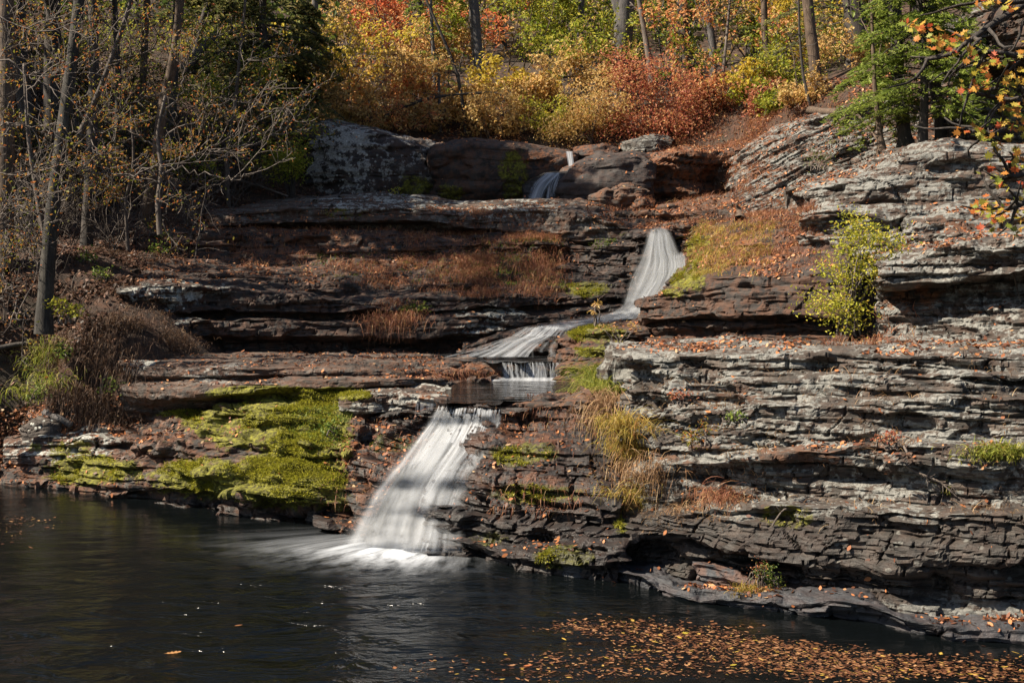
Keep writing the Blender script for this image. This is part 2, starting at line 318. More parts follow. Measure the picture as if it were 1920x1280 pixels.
def form(name, label, cat, mat, cols, Yb, lines, res=0.03, side=(0.8, 0.8), back=1.0, skirt=0.5, hs=(0.42, 0.15, 0.06), amps=(0.12, 0.06, 0.025),
         seed=1, blk=1.0, lump=0.10, lumps=1.1, top=0.03, dip=(0, 0), attrs=None, group=None, kind=None, parent=None, jag=0.0, tz=1.0):
    cols = np.array(cols, float); Yb = np.array(Yb, float)
    rows_ = []
    for ln in lines:
        py = np.array(ln[0], float) * np.ones(len(cols)); dY = np.array(ln[1], float)
        px = np.array(ln[2], float) if len(ln) > 2 else cols
        rows_.append(at(px, py, Yb + dY))
    if skirt: rows_.insert(0, rows_[0] + np.array([0, 0.15, -skirt]))
    if back:
        rows_.append(rows_[-1] + np.array([0, back, 0.0])); rows_.append(rows_[-1] + np.array([0, 0.3, -max(1.0, skirt)]))
    K = np.array(rows_)
    if side:
        a = K[:, :1] + np.array([0.10, side[0], 0.0]); b = K[:, -1:] + np.array([-0.10, side[1], 0.0])
        K = np.concatenate([a, K, b], 1)
    # columns
    segl = np.linalg.norm(np.diff(K, axis=1), axis=2).mean(0)
    nn = np.maximum(2, (segl / res).astype(int))
    ci = np.concatenate([np.full(n, i) for i, n in enumerate(nn)] + [np.array([len(nn) - 1])])
    ct = np.concatenate([np.arange(n) / n for n in nn] + [np.array([1.0])])
    KC = np.stack([catmull(K[r], ci, ct) for r in range(K.shape[0])])
    segv = np.linalg.norm(np.diff(KC, axis=0), axis=2).mean(1)
    mv = np.maximum(1, (segv / res).astype(int))
    if skirt: mv[0] = min(mv[0], 8)
    if back: mv[-1] = min(mv[-1], 6)
    G = []
    for i, m_ in enumerate(mv):
        t = (np.arange(m_) / m_)[:, None, None]
        G.append(KC[i][None] * (1 - t) + KC[i + 1][None] * t)
    G.append(KC[-1][None])
    G = np.concatenate(G)
    # soften the ruled corners slightly
    if jag:
        s0 = np.arange(G.shape[1]) * res
        G[..., 2] += jag * fbm(G, 0.7, 3, seed + 71) * 1.0
    def nrm(G):
        du = np.gradient(G, axis=1); dv = np.gradient(G, axis=0)
        n = np.cross(du, dv); return unit(n)
    for _ in range(2):
        G[1:-1] = 0.25 * G[:-2] + 0.5 * G[1:-1] + 0.25 * G[2:]
    n = nrm(G)
    if np.mean(np.sum(n * (CAM - G), -1)) < 0: n = -n
    arc = np.concatenate([[0], np.cumsum(np.linalg.norm(np.diff(G, axis=1), axis=2).mean(0))])
    s = arc[None, :] + 0 * G[..., 0]
    G = G + n * (lump * fbm(G, lumps, 3, seed))[..., None]
    hn = n.copy(); hn[..., 2] *= 0.25
    hf = np.sqrt(n[..., 0]**2 + n[..., 1]**2)
    hw = sstep(0.12, 0.6, hf)
    d = strata(G, s, hs, amps, seed, blk, dip) * (0.95 + 0.75 * fbm(G, 1.0, 2, seed + 23)) + 0.085 * fbm(G, 0.42, 3, seed + 27, (1, 1, 1.5)) * min(1.0, amps[0] * 10)
    d = d - min(1.6, amps[0] * 12) * 0.13 * sstep(.12, .34, fbm(G, .85, 2, seed + 60, (1, 1, 2.4)))
    G2 = G + unit(hn) * (d * hw)[..., None]
    rough = fbm(G, 0.16, 3, seed + 3) * 0.03 + fbm(G, 0.45, 2, seed + 8, (1, 1, 3)) * top
    G2[..., 2] += rough * (1 - hw * 0.6)
    # step the sloping tops along the bedding
    for h, k in ((hs[1], 0.55 * tz), (hs[2], 0.5 * tz)):
        w = (G2[..., 2] + dip[0] * G2[..., 0] + dip[1] * G2[..., 1] + 0.10 * fbm(G2, 1.1, 2, seed + 12) + 0.03 * fbm(G2, 0.25, 2, seed + 14)) / h
        f = w - np.floor(w)
        G2[..., 2] += (sstep(0.2, 0.8, f) - f) * h * k * (1 - hw * 0.7)
    V = G2.reshape(-1, 3); nu = G2.shape[1]; nv = G2.shape[0]
    idx = np.arange(nu * nv).reshape(nv, nu)
    q = np.stack([idx[:-1, :-1], idx[:-1, 1:], idx[1:, 1:], idx[1:, :-1]], -1).reshape(-1, 4)
    n2 = nrm(G2)
    if np.mean(np.sum(n2 * n, -1)) < 0: n2 = -n2
    # winding consistent with outward normal
    fn = np.cross(G2[:-1, 1:] - G2[:-1, :-1], G2[1:, :-1] - G2[:-1, :-1])
    if np.mean(np.sum(fn * n[:-1, :-1], -1)) < 0: q = q[:, ::-1]
    px, py = proj(V)
    A = {}
    wob = fbm(V, 0.6, 3, seed + 40)
    for key in ('lichen', 'moss', 'rust', 'wet', 'spots', 'black'):
        base, blobs = (attrs or {}).get(key, (0.0, []))
        a = np.full(len(V), float(base))
        for bx, by, rx, ry, val in blobs:
            r2 = np.sqrt(((px - bx) / rx)**2 + ((py - by) / ry)**2) + 0.35 * wob
            a = np.where(r2 < 1.25, a + (val - a) * sstep(1.2, 0.6, r2), a)
        A[key] = np.clip(a, 0, 1)
    o = mesh_np(name, V, [q], M[mat], parent, False, A)
    tag(o, label, cat, group, kind)
    st = max(1, int(0.06 / res))
    Gd = G2[::st, ::st]
    FORMS.append(dict(o=o, V=V, N=n2.reshape(-1, 3), A=A, px=px, py=py, Gd=Gd, res=res))
    return o
def yw(py): return atz(np.full(np.shape(py), 960.0), np.asarray(py, float), 0.0)[..., 1]
ROCKG = 'bedrock ledges of the falls'
gs = np.array([.3, .4, .7, 1, 1, 1, 1, 1])
# --- mossy slope left of the fall
gr = [905, 918, 935, 950, 970, 985, 998, 1015]
form('rock_ledge', 'mossy stepped bedrock slope rising from the dark pool beside the lowest waterfall', 'rock ledge', 'rock_dark',
     [15, 130, 240, 330, 450, 560, 650, 720], yw(gr) + np.array([0, 0, 0, 0, 0, 0, .25, .75]),
     [(gr, 0), ([895, 908, 925, 928, 945, 958, 968, 985], .30 * gs), ([893, 902, 920, 915, 930, 940, 952, 972], -.10), ([888, 893, 903, 890, 890, 900, 915, 938], .10),
      ([872, 875, 880, 860, 862, 872, 890, 912], .7 * gs), ([856, 850, 862, 835, 832, 838, 852, 880], .8 * gs), ([840, 828, 845, 815, 805, 802, 820, 850], 1.5 * gs),
      ([832, 812, 832, 790, 775, 772, 780, 815], 1.65 * gs), ([827, 805, 812, 766, 746, 738, 742, 770], 2.5 * gs), ([822, 800, 790, 745, 725, 720, 722, 742], 3.0 * gs)],
     res=.026, seed=3, hs=(.42, .19, .08), amps=(.20, .13, .04), lump=.22, back=1.2, jag=.05,
     attrs={'moss': (0.12, [(310, 762, 60, 22, .7), (440, 790, 110, 55, .68), (560, 790, 100, 80, .78), (600, 740, 120, 22, .62), (380, 895, 110, 40, .75), (540, 900, 130, 60, .88), (640, 845, 60, 40, .65), (170, 880, 90, 30, .75), (690, 835, 40, 15, .5),
                            (250, 800, 80, 25, .1), (340, 830, 60, 20, .15), (640, 945, 60, 30, .5), (690, 900, 40, 120, .05), (120, 840, 70, 15, .4)]),
            'rust': (.5, [(690, 900, 70, 110, 1)]), 'wet': (0, [(600, 985, 260, 30, .9), (350, 950, 150, 14, .9), (690, 950, 60, 90, .6)]), 'spots': (0, [(110, 815, 60, 25, 1)]), 'lichen': (.15, [(110, 830, 120, 40, .5)])})
# --- stepped bed of the lowest fall
fr = [992, 1008, 1030, 1048, 1068, 1078, 1085, 1095]
form('rock_ledge', 'dark wet thin bedded rock steps strewn with orange roots under the lowest waterfall', 'rock ledge', 'rock_dark',
     [600, 680, 760, 850, 930, 1000, 1080, 1165], yw(fr),
     [(fr, 0), ([975, 990, 1010, 1022, 1040, 1045, 1045, 1045], .05), ([965, 983, 1005, 1010, 1030, 1033, 1030, 1022], .2), ([955, 975, 995, 1000, 1012, 1015, 1012, 1003], .55), ([920, 930, 942, 945, 955, 958, 958, 955], .65),
      ([905, 910, 917, 915, 925, 925, 928, 935], 1.0), ([880, 880, 882, 878, 880, 880, 885, 900], 1.25), ([850, 842, 840, 838, 838, 838, 843, 860], 1.75),
      ([825, 818, 815, 812, 812, 815, 817, 832], 2.2), ([800, 792, 785, 778, 778, 782, 790, 800], 2.6), ([794, 782, 770, 760, 760, 760, 762, 770], 2.72), ([804, 793, 783, 773, 773, 773, 773, 782], 3.3)],
     res=.024, seed=8, hs=(.30, .12, .055), amps=(.13, .09, .035), lump=.10, back=4.5, jag=.03,
     attrs={'moss': (0.08, [(980, 850, 70, 25, .6), (1000, 925, 90, 25, .55), (1060, 1045, 60, 25, .75), (920, 1010, 40, 15, .5), (740, 830, 50, 20, .5)]),
            'rust': (.15, [(730, 850, 100, 60, 1), (680, 920, 60, 90, 1), (960, 830, 110, 40, .9), (1040, 790, 90, 20, .9), (980, 900, 120, 30, .8)]), 'wet': (.6, [(800, 900, 160, 160, .9), (1000, 1040, 200, 60, .8)])})
form('rock_slab', 'grey overhanging rock slab above a black hollow left of the lowest waterfall lip', 'rock slab', 'rock_brown',
     [640, 690, 760, 838], [19.9, 19.75, 19.55, 19.35],
     [([800, 800, 800, 800], .75), ([775, 775, 776, 775], .8), ([766, 770, 770, 768], .02), ([748, 741, 739, 747], .05), ([740, 732, 730, 738], .8)], res=.024, seed=15, hs=(.4, .16, .06), amps=(.05, .05, .02), lump=.07, skirt=.1, back=1.0,
     attrs={'lichen': (.35, []), 'rust': (.2, [(800, 755, 50, 20, .9)]), 'moss': (.05, [(660, 740, 40, 12, .6)])})
form('rock_slab', 'small broken rock slab above a black hollow right of the lowest waterfall lip', 'rock slab', 'rock_brown',
     [938, 990, 1050, 1110], [19.0, 18.7, 18.3, 17.9],
     [([835, 832, 830, 828], .8), ([795, 795, 792, 785], .75), ([786, 787, 782, 775], .0), ([765, 758, 753, 750], .05), ([757, 750, 747, 744], .6)], res=.024, seed=16, hs=(.3, .14, .06), amps=(.07, .05, .02), lump=.07, skirt=.1, back=1.0,
     attrs={'rust': (.6, []), 'moss': (.1, [])})
# --- flat shelf with two slabs, water runs over its right end
form('rock_ledge', 'long flat brown double slab shelf above the moss with water spilling over its end', 'rock ledge', 'rock_brown',
     [222, 300, 450, 600, 750, 860, 960, 1090], [22.3, 21.8, 21.2, 21.2, 21.4, 22.6, 23.2, 23.2],
     [([770, 778, 762, 748, 742, 738, 738, 738], .3), ([750, 752, 742, 734, 729, 726, 722, 722], [-.0, -.2, -.1, -.2, -.3, -.1, .05, .05]), ([737, 747, 735, 728, 724, 722, 716, 716], [-.1, -.5, -.5, -.55, -.7, -.3, 0, 0]),
      ([722, 729, 721, 714, 711, 713, 710, 710], [-.1, -.45, -.45, -.5, -.65, -.2, 0, 0]), ([712, 712, 711, 706, 704, 706, 704, 704], [.3, .2, .3, .4, .4, .1, .02, .02]), ([706, 706, 704, 700, 697, 699, 697, 697], [.1, 0, .1, .2, .45, .05, -.05, -.05]),
      ([680, 690, 692, 686, 680, 683, 684, 684], [.2, .1, .2, .5, .9, .4, .02, .02]), ([668, 674, 675, 672, 670, 671, 673, 673], [.9, 1.2, 1.9, 2.3, 2.5, 1.8, 1.3, 1.3]), ([661, 661, 661, 661, 662, 663, 663, 663], [1.8, 2.8, 4.2, 4.8, 4.7, 3.6, 3.1, 3.1])],
     res=.03, seed=21, hs=(.36, .14, .05), amps=(.05, .04, .015), blk=.6, lump=.08, lumps=1.4, back=1.0, top=.05,
     attrs={'moss': (0.05, [(520, 735, 140, 14, .7), (620, 735, 80, 12, .7)]), 'rust': (.35, [(870, 697, 80, 20, 1)]), 'lichen': (.15, [(250, 670, 50, 25, .6), (420, 700, 80, 20, .3)]), 'wet': (0, [(960, 710, 160, 10, .4)]), 'spots': (0, [(250, 668, 40, 20, 1)])})
# --- middle ledges
f2 = np.array([1, 1, 1, 1, 1, .9, .6, .35])
form('rock_ledge', 'dark overhanging shelves with a lichen spotted nose below the leaf covered bank', 'rock ledge', 'rock_dark',
     [230, 300, 450, 600, 750, 900, 1050, 1195], [23.9, 24.4, 25.2, 25.6, 25.8, 26.0, 26.8, 27.4],
     [([680, 675, 670, 668, 668, 668, 640, 600], 0), ([650, 645, 640, 640, 640, 635, 608, 582], .35), ([640, 635, 630, 632, 630, 622, 602, 578], -.3), ([612, 602, 600, 605, 600, 592, 588, 570], -.2),
      ([604, 594, 592, 598, 592, 582, 580, 563], .35), ([598, 590, 588, 592, 586, 577, 574, 558], .5), ([592, 585, 584, 585, 580, 572, 570, 554], .0), ([545, 538, 538, 562, 565, 560, 556, 545], .15),
      ([530, 524, 525, 548, 552, 548, 548, 535], 1.0 * f2), ([520, 515, 515, 530, 535, 535, 538, 520], 1.2 * f2), ([490, 488, 490, 495, 500, 500, 508, 500], 2.6 * f2), ([470, 468, 468, 470, 475, 480, 485, 478], 3.4 * f2),
      ([440, 440, 440, 445, 450, 455, 458, 462], 3.6 * f2), ([425, 425, 428, 432, 435, 440, 445, 450], 4.2 * f2)],
     res=.036, seed=33, hs=(.42, .16, .07), amps=(.13, .08, .03), lump=.14, back=1.5, jag=.06,
     attrs={'lichen': (.12, [(290, 560, 80, 30, .75), (350, 545, 90, 20, .6), (920, 590, 70, 18, .6), (900, 620, 60, 14, .5), (320, 600, 60, 15, .4)]), 'spots': (0, [(310, 560, 90, 40, 1), (890, 618, 50, 14, .6)]), 'rust': (.3, [(600, 470, 400, 40, .8)]),
            'moss': (.02, [(1095, 541, 55, 16, .62), (780, 580, 40, 14, .5), (900, 500, 160, 25, .3)]), 'wet': (.1, [(1150, 500, 90, 120, .5)]), 'black': (.5, [])})
form('rock_ledge', 'wavy grey brown capping slab along the upper terrace beside the middle waterfall', 'rock ledge', 'rock_brown',
     [380, 470, 560, 700, 790, 860, 960, 1080, 1150, 1218], [29.3, 29.5, 29.8, 30.2, 30.2, 30, 29.8, 29.4, 29.1, 28.9],
     [([470, 465, 460, 455, 455, 460, 466, 480, 490, 520], .2), ([440, 432, 428, 425, 425, 432, 440, 455, 466, 480], .6), ([426, 420, 416, 414, 414, 424, 433, 446, 455, 466], -.05), ([402, 398, 394, 384, 390, 404, 394, 404, 420, 436], .15),
      ([390, 386, 378, 367, 373, 386, 377, 383, 399, 419], 1.7), ([385, 380, 372, 362, 367, 379, 372, 377, 392, 412], 3.2)],
     res=.036, seed=41, hs=(.45, .2, .07), amps=(.10, .06, .02), lump=.16, lumps=1.6, back=2.5, top=.06,
     attrs={'lichen': (.2, [(700, 380, 120, 20, .5), (940, 390, 120, 20, .4)]), 'rust': (.3, []), 'moss': (.05, [(640, 400, 60, 12, .3)]), 'wet': (0, [(1190, 450, 30, 60, .6)])})
# --- boulders of the top step
BG = 'boulders of the upper step'
form('boulder', 'lichen blotched grey boulder at the foot of the evergreen, first of the upper step', 'boulder', 'rock_boulder',
     [572, 590, 635, 700, 760, 815], [35.2, 35, 34.8, 34.9, 35.3, 35.8],
     [([395] * 6, 0), ([330, 315, 310, 315, 325, 335], -.15), ([280, 255, 245, 258, 275, 290], .05), ([268, 240, 231, 244, 264, 274], .5), ([262, 234, 226, 238, 258, 269], 1.6)], res=.045, seed=51, side=(1.5, 1.5), hs=(1.6, .7, .3), amps=(.10, .05, .02), blk=.5, lump=.26, lumps=1.3, back=1.5, group=BG, tz=.3,
     attrs={'lichen': (.35, [(650, 300, 75, 75, .85), (700, 270, 60, 30, .7)]), 'spots': (0, [(640, 300, 90, 70, .9)]), 'moss': (.0, [(780, 350, 40, 25, .5)]), 'rust': (.2, [])})
form('boulder', 'great square dark rock block with green algae streak left of the top waterfall', 'boulder', 'rock_boulder',
     [806, 822, 880, 940, 1000, 1050, 1078], [35.6, 35.0, 34.9, 34.8, 34.9, 35.1, 35.4],
     [([400] * 7, .1), ([375, 378, 378, 378, 372, 372, 372], .5), ([362, 355, 350, 352, 360, 362, 360], .05), ([292, 286, 275, 278, 285, 296, 300], 0), ([286, 273, 265, 267, 274, 285, 291], .25), ([282, 269, 261, 263, 270, 281, 288], 1.6)], res=.04, seed=57, side=(1.5, .8), hs=(2.4, .9, .3), amps=(.07, .03, .01), blk=.9, lump=.16, lumps=1.2, back=2.0, group=BG, tz=.3,
     attrs={'moss': (.05, [(965, 325, 30, 50, .5), (840, 365, 30, 20, .5), (980, 360, 40, 20, .5)]), 'rust': (.4, [(1030, 300, 60, 20, .9)]), 'black': (.6, [(890, 310, 45, 60, 1)]), 'lichen': (.08, [])})
form('boulder', 'smooth blackish humped boulder right of the top waterfall', 'boulder', 'rock_boulder',
     [1040, 1062, 1100, 1150, 1195, 1228], [33.9, 33.5, 33.3, 33.3, 33.5, 33.9],
     [([392] * 6, 0), ([362, 350, 345, 345, 348, 350], -.1), ([345, 322, 303, 298, 299, 308], .35), ([340, 316, 297, 292, 293, 302], .9), ([336, 312, 293, 288, 289, 298], 1.8)], res=.04, seed=63, side=(1.2, 1.2), hs=(1.0, .4, .15), amps=(.06, .04, .015), blk=.4, lump=.20, lumps=.8, back=1.0, group=BG, tz=.3,
     attrs={'rust': (.15, [(1070, 320, 30, 15, .7)]), 'wet': (.3, [])})
form('boulder', 'flat capstone lying at the very lip of the top waterfall', 'boulder', 'rock_boulder',
     [1072, 1100, 1135, 1165], [36.4, 36.2, 36.2, 36.4],
     [([300] * 4, 0), ([290] * 4, -.1), ([282, 277, 275, 281], .1), ([276, 271, 270, 276], .7)], res=.045, seed=67, side=(.8, .8), hs=(.4, .2, .1), amps=(.05, .04, .02), lump=.1, back=.6, group=BG, attrs={'rust': (.8, [])})
form('boulder', 'pale rock half buried in leaves under the red shrub', 'boulder', 'rock_grey',
     [1165, 1190, 1225, 1262], [36.9, 36.6, 36.6, 36.9],
     [([292] * 4, 0), ([280] * 4, -.1), ([270, 262, 258, 266], .1), ([264, 256, 252, 260], .6)], res=.045, seed=68, side=(.8, .8), hs=(.6, .3, .1), amps=(.08, .04, .02), lump=.14, back=.6, group=BG, attrs={'lichen': (.5, [])})
form('earth_bank', 'undercut brown earth bank hung with roots and leaves at the top of the falls', 'earth bank', 'rock_brown',
     [1215, 1255, 1300, 1345, 1390, 1440], [33.9, 33.8, 33.9, 34.2, 34.4, 34.4],
     [([405, 402, 400, 400, 400, 400], -.9), ([388, 385, 382, 385, 388, 390], .5), ([350, 350, 345, 345, 345, 350], .9), ([318, 312, 305, 300, 300, 300], .5), ([302, 295, 288, 284, 281, 275], .6), ([293, 285, 278, 272, 262, 250], 2.2)], res=.045, seed=71, side=(1, 1), hs=(.9, .35, .12), amps=(.12, .10, .04), lump=.25, lumps=.9, back=2.0, tz=.3,
     attrs={'rust': (1, []), 'moss': (.05, [])})
bs = [(1085, 385, 62, 20, 32.6, 'low rounded brown stone left of the small stones below the black boulder'), (1135, 372, 66, 26, 32.5, 'domed brown stone in front of the smooth blackish boulder'), (1178, 362, 80, 30, 32.6, 'sloping brown stone leaning on the corner of the black boulder'),
      (1205, 385, 44, 20, 32.0, 'small dark round stone among fallen leaves above the middle fall'), (1120, 400, 90, 18, 31.6, 'flat brown stone at the back of the wavy capping slab'), (1255, 398, 56, 20, 31.5, 'small brown stone at the foot of the earth bank')]
for i, (bx, by, w, h, Y, lb) in enumerate(bs):
    form('stone', lb, 'stone', 'rock_brown', [bx - w / 2, bx - w / 4, bx, bx + w / 4, bx + w / 2], [Y + .3, Y + .08, Y, Y + .08, Y + .3],
         [([by + h * .6] * 5, 0), ([by] * 5, -.05), (list(by - h * np.array([.1, .45, .55, .45, .1])), .1), (list(by - h * np.array([.2, .55, .68, .55, .2])), .5)], res=.045, seed=80 + i, side=(.4, .4), hs=(.5, .25, .1), amps=(.05, .04, .015), lump=.12, lumps=.5, back=.4, skirt=.3, group='loose stones on the upper terrace', attrs={'rust': (.5, []), 'lichen': (.1, [])}, tz=.3)
ls = [(838, 752, 30, 9, 19.0, 'small wet stone at the left corner of the lowest waterfall lip'), (958, 754, 46, 10, 18.85, 'flat wet stone at the right corner of the lowest waterfall lip'), (1030, 752, 60, 12, 18.7, 'leaf dusted stone on the rim of the dark catch basin'), (902, 715, 40, 8, 21.9, 'low stone at the inner edge of the dark catch basin'), (846, 683, 50, 9, 22.75, 'brown stone on the brink of the flat shelf left of the small water curtain'), (1072, 690, 30, 18, 22.7, 'dark stone at the right end of the small water curtain'), (1046, 652, 34, 16, 24.0, 'wet stone splitting the fanned cascade at its right side')]
for i, (bx, by, w, h, Y, lb) in enumerate(ls):
    form('stone', lb, 'stone', 'rock_dark', [bx - w / 2, bx - w / 4, bx, bx + w / 4, bx + w / 2], [Y + .2, Y + .05, Y, Y + .05, Y + .2],
         [([by + h * .7] * 5, 0), ([by] * 5, -.03), (list(by - h * np.array([.1, .45, .55, .4, .1])), .06), (list(by - h * np.array([.2, .6, .7, .5, .2])), .3)], res=.03, seed=180 + i, side=(.3, .3), hs=(.3, .15, .06), amps=(.05, .03, .012), lump=.08, lumps=.4, back=.3, skirt=.3, group='stones in the stream bed', attrs={'rust': (.4, []), 'wet': (.4, [])}, tz=.3)
# --- right bank
form('rock_ledge', 'thick dark brown slab with a deep horizontal crack right of the middle waterfall', 'rock ledge', 'rock_dark',
     [1197, 1250, 1330, 1420, 1500, 1590], [23, 22, 21, 20.3, 19.8, 19.4],
     [([662, 662, 660, 660, 660, 660], -.1), ([640, 638, 632, 630, 632, 634], .0), ([632, 630, 624, 622, 624, 626], .25), ([618, 612, 607, 606, 610, 610], .1), ([605, 601, 600, 600, 602, 602], .6), ([597, 593, 589, 593, 595, 595], -.15), ([572, 548, 523, 517, 513, 512], .15),
      ([568, 545, 508, 490, 480, 470], 1.5, [1200, 1258, 1335, 1420, 1500, 1590]), ([562, 512, 452, 428, 425, 432], 3.6, [1215, 1285, 1325, 1420, 1500, 1590]), ([550, 498, 430, 405, 400, 405], 5.0, [1225, 1290, 1320, 1420, 1500, 1590])],
     res=.028, seed=91, hs=(.5, .2, .08), amps=(.08, .07, .03), blk=1.2, lump=.10, back=2.0, side=(.7, .8), jag=.04,
     attrs={'moss': (0, [(1310, 470, 30, 45, .6), (1290, 525, 40, 25, .6), (1260, 550, 30, 12, .6), (1390, 640, 20, 12, .6)]), 'rust': (.35, [(1400, 470, 100, 40, .9)]), 'lichen': (.08, []), 'spots': (.0, [])})
form('rock_ledge', 'low mossy broken steps between the stream bend and the pale layered cliff', 'rock ledge', 'rock_dark',
     [1040, 1075, 1110, 1150, 1215], [22.6, 22.3, 22.0, 21.7, 21.6],
     [([720, 720, 715, 712, 710], 0), ([690, 686, 684, 680, 680], .05), ([682, 678, 674, 670, 668], .5), ([668, 660, 655, 655, 652], .6), ([655, 646, 640, 640, 640], 1.1), ([640, 630, 624, 622, 622], 1.2), ([632, 620, 612, 608, 606], 2.2), ([628, 616, 608, 603, 600], 3.0)],
     res=.028, seed=95, hs=(.3, .14, .06), amps=(.09, .08, .03), lump=.10, back=.8, jag=.04,
     attrs={'moss': (.15, [(1105, 660, 30, 12, .9), (1150, 655, 30, 15, .9), (1120, 625, 60, 20, .6)]), 'rust': (.7, []), 'wet': (.3, [])})
form('rock_cliff', 'pale grey thin layered lichen covered cliff beside the pool', 'rock cliff', 'rock_grey',
     [1160, 1225, 1300, 1450, 1600, 1800, 2420], [15.6, 15.2, 14.8, 14.2, 13.7, 13.0, 11.6],
     [([1075, 1085, 1105, 1118, 1122, 1170, 1180], 0), ([1045, 1045, 1050, 1075, 1085, 1110, 1120], .1), ([1008, 1010, 1012, 1050, 1060, 1080, 1085], .15), ([1000, 1000, 1004, 1040, 1045, 1055, 1055], -.15), ([968, 966, 962, 958, 960, 965, 960], -.05),
      ([955, 950, 940, 930, 945, 950, 945], .55), ([940, 925, 915, 912, 920, 930, 930], .65), ([900, 880, 865, 852, 845, 840, 840], .55), ([885, 860, 848, 838, 832, 826, 822], .95), ([830, 800, 790, 785, 780, 775, 770], 1.05), ([790, 770, 765, 762, 758, 750, 745], 1.0), ([778, 758, 752, 748, 744, 738, 735], 1.3),
      ([735, 725, 718, 715, 712, 705, 700], 1.35), ([728, 715, 705, 702, 700, 694, 690], 1.6), ([675, 666, 664, 664, 664, 668, 666], 1.7), ([664, 657, 655, 655, 655, 656, 654], 2.1), ([652, 648, 646, 645, 645, 646, 644], 4.0)],
     res=.02, seed=101, hs=(.38, .14, .055), amps=(.12, .095, .035), blk=1.15, lump=.10, lumps=.9, back=1.5, jag=.05, dip=(.02, 0.0),
     attrs={'lichen': (.55, [(1400, 700, 260, 40, .8), (1750, 700, 200, 30, .5), (1350, 880, 120, 60, .8), (1230, 985, 150, 30, 0), (1550, 1040, 380, 75, .05), (1900, 1040, 250, 80, .12), (1700, 930, 200, 30, .5), (1300, 1060, 200, 60, 0)]),
            'black': (.55, [(1790, 730, 220, 60, 1), (1800, 890, 200, 50, .7), (1330, 750, 120, 60, .3), (1850, 1000, 150, 80, .5)]), 'rust': (.12, [(1480, 850, 300, 25, .5), (1350, 740, 80, 25, .4)]), 'moss': (0, [(1480, 970, 60, 25, .5), (1870, 850, 60, 15, .7), (1160, 1000, 14, 50, .9)]),
            'wet': (.0, [(1250, 1040, 160, 90, .55), (1560, 1050, 420, 85, .5), (1900, 1080, 300, 90, .45)]), 'spots': (.0, [(1700, 1030, 160, 60, .35), (1860, 1080, 80, 30, .4)])})
cr = np.array([1094., 1112, 1134, 1152, 1173, 1197, 1207, 1234]); kc = [1158, 1220, 1300, 1450, 1600, 1720, 1850, 2420]; ky = yw(cr)
kz = np.array([.16, .12, .10, .13, .24, .12, .12, .2])
def rowz(Y, z): return proj(np.stack([0 * Y, Y, z + 0 * Y], -1))[1]
form('rock_ledge', 'smooth blue grey slate kerb running along the waterline under the pale cliff', 'rock ledge', 'rock_slate', kc, ky,
     [(cr, 0), (rowz(ky - .02, kz * .5), -.02), (rowz(ky + .05, kz), .05), (rowz(ky + .22, kz + .03), .22), (rowz(ky + .5, kz - .03), .5), (rowz(ky + 1.5, kz - .08), 1.5)],
     res=.018, seed=111, hs=(.6, .22, .08), amps=(.08, .05, .02), blk=2.2, lump=.07, lumps=.4, back=.5, top=.03, jag=.05,
     attrs={'rust': (.1, []), 'wet': (0.25, []), 'black': (.5, [])})
form('rock_slab', 'tilted grey slate slab lying under the overhang by the waterline', 'rock slab', 'rock_slate',
     [1300, 1345, 1400, 1428], [14.75, 14.5, 14.25, 14.2],
     [([1105, 1108, 1112, 1114], 0), ([1075, 1085, 1098, 1106], -.05), ([1055, 1063, 1080, 1090], 0.0), ([1050, 1058, 1074, 1084], .35)], res=.02, seed=115, hs=(.3, .12, .05), amps=(.04, .03, .01), lump=.05, back=.3, side=(.4, .4), skirt=.2, attrs={'rust': (.4, [])})
form('rock_slab', 'squared dark block sitting in the pool edge right of the lowest waterfall', 'rock slab', 'rock_slate',
     [1040, 1065, 1095, 1118], [15.35, 15.05, 15.0, 15.2],
     [([1095] * 4, 0), ([1080] * 4, 0), ([1052, 1046, 1043, 1046], .05), ([1045, 1039, 1036, 1040], .4)], res=.02, seed=116, hs=(.3, .12, .05), amps=(.03, .02, .01), lump=.06, back=.3, side=(.4, .4), skirt=.3, attrs={'moss': (.1, [(1060, 1042, 40, 8, .8)]), 'wet': (.3, [])})
form('rock_ledge', 'jutting grey slab overhanging a brown notch on the right bank above the leaf covered ledge', 'rock ledge', 'rock_grey',
     [1652, 1690, 1760, 1830, 1930, 2420], [17.3, 17.2, 16.9, 16.5, 16, 14.4],
     [([665, 665, 662, 660, 658, 655], -.1), ([630, 625, 620, 615, 612, 610], .15), ([600, 596, 590, 582, 572, 565], .4), ([575, 568, 556, 545, 535, 525], .75), ([545, 545, 535, 525, 515, 505], .85), ([522, 530, 525, 515, 505, 498], -.05), ([494, 490, 478, 462, 446, 430], .1), ([486, 478, 464, 449, 436, 420], 1.5), ([478, 470, 456, 441, 428, 412], 3.2)],
     res=.024, seed=121, hs=(.4, .14, .055), amps=(.10, .085, .035), lump=.12, back=1.5, jag=.05, side=(.8, .8),
     attrs={'lichen': (.65, [(1720, 550, 60, 30, 0)]), 'black': (.45, [(1850, 560, 150, 40, .8)]), 'rust': (.15, [(1710, 560, 70, 30, .9), (1680, 640, 60, 20, .6)])})
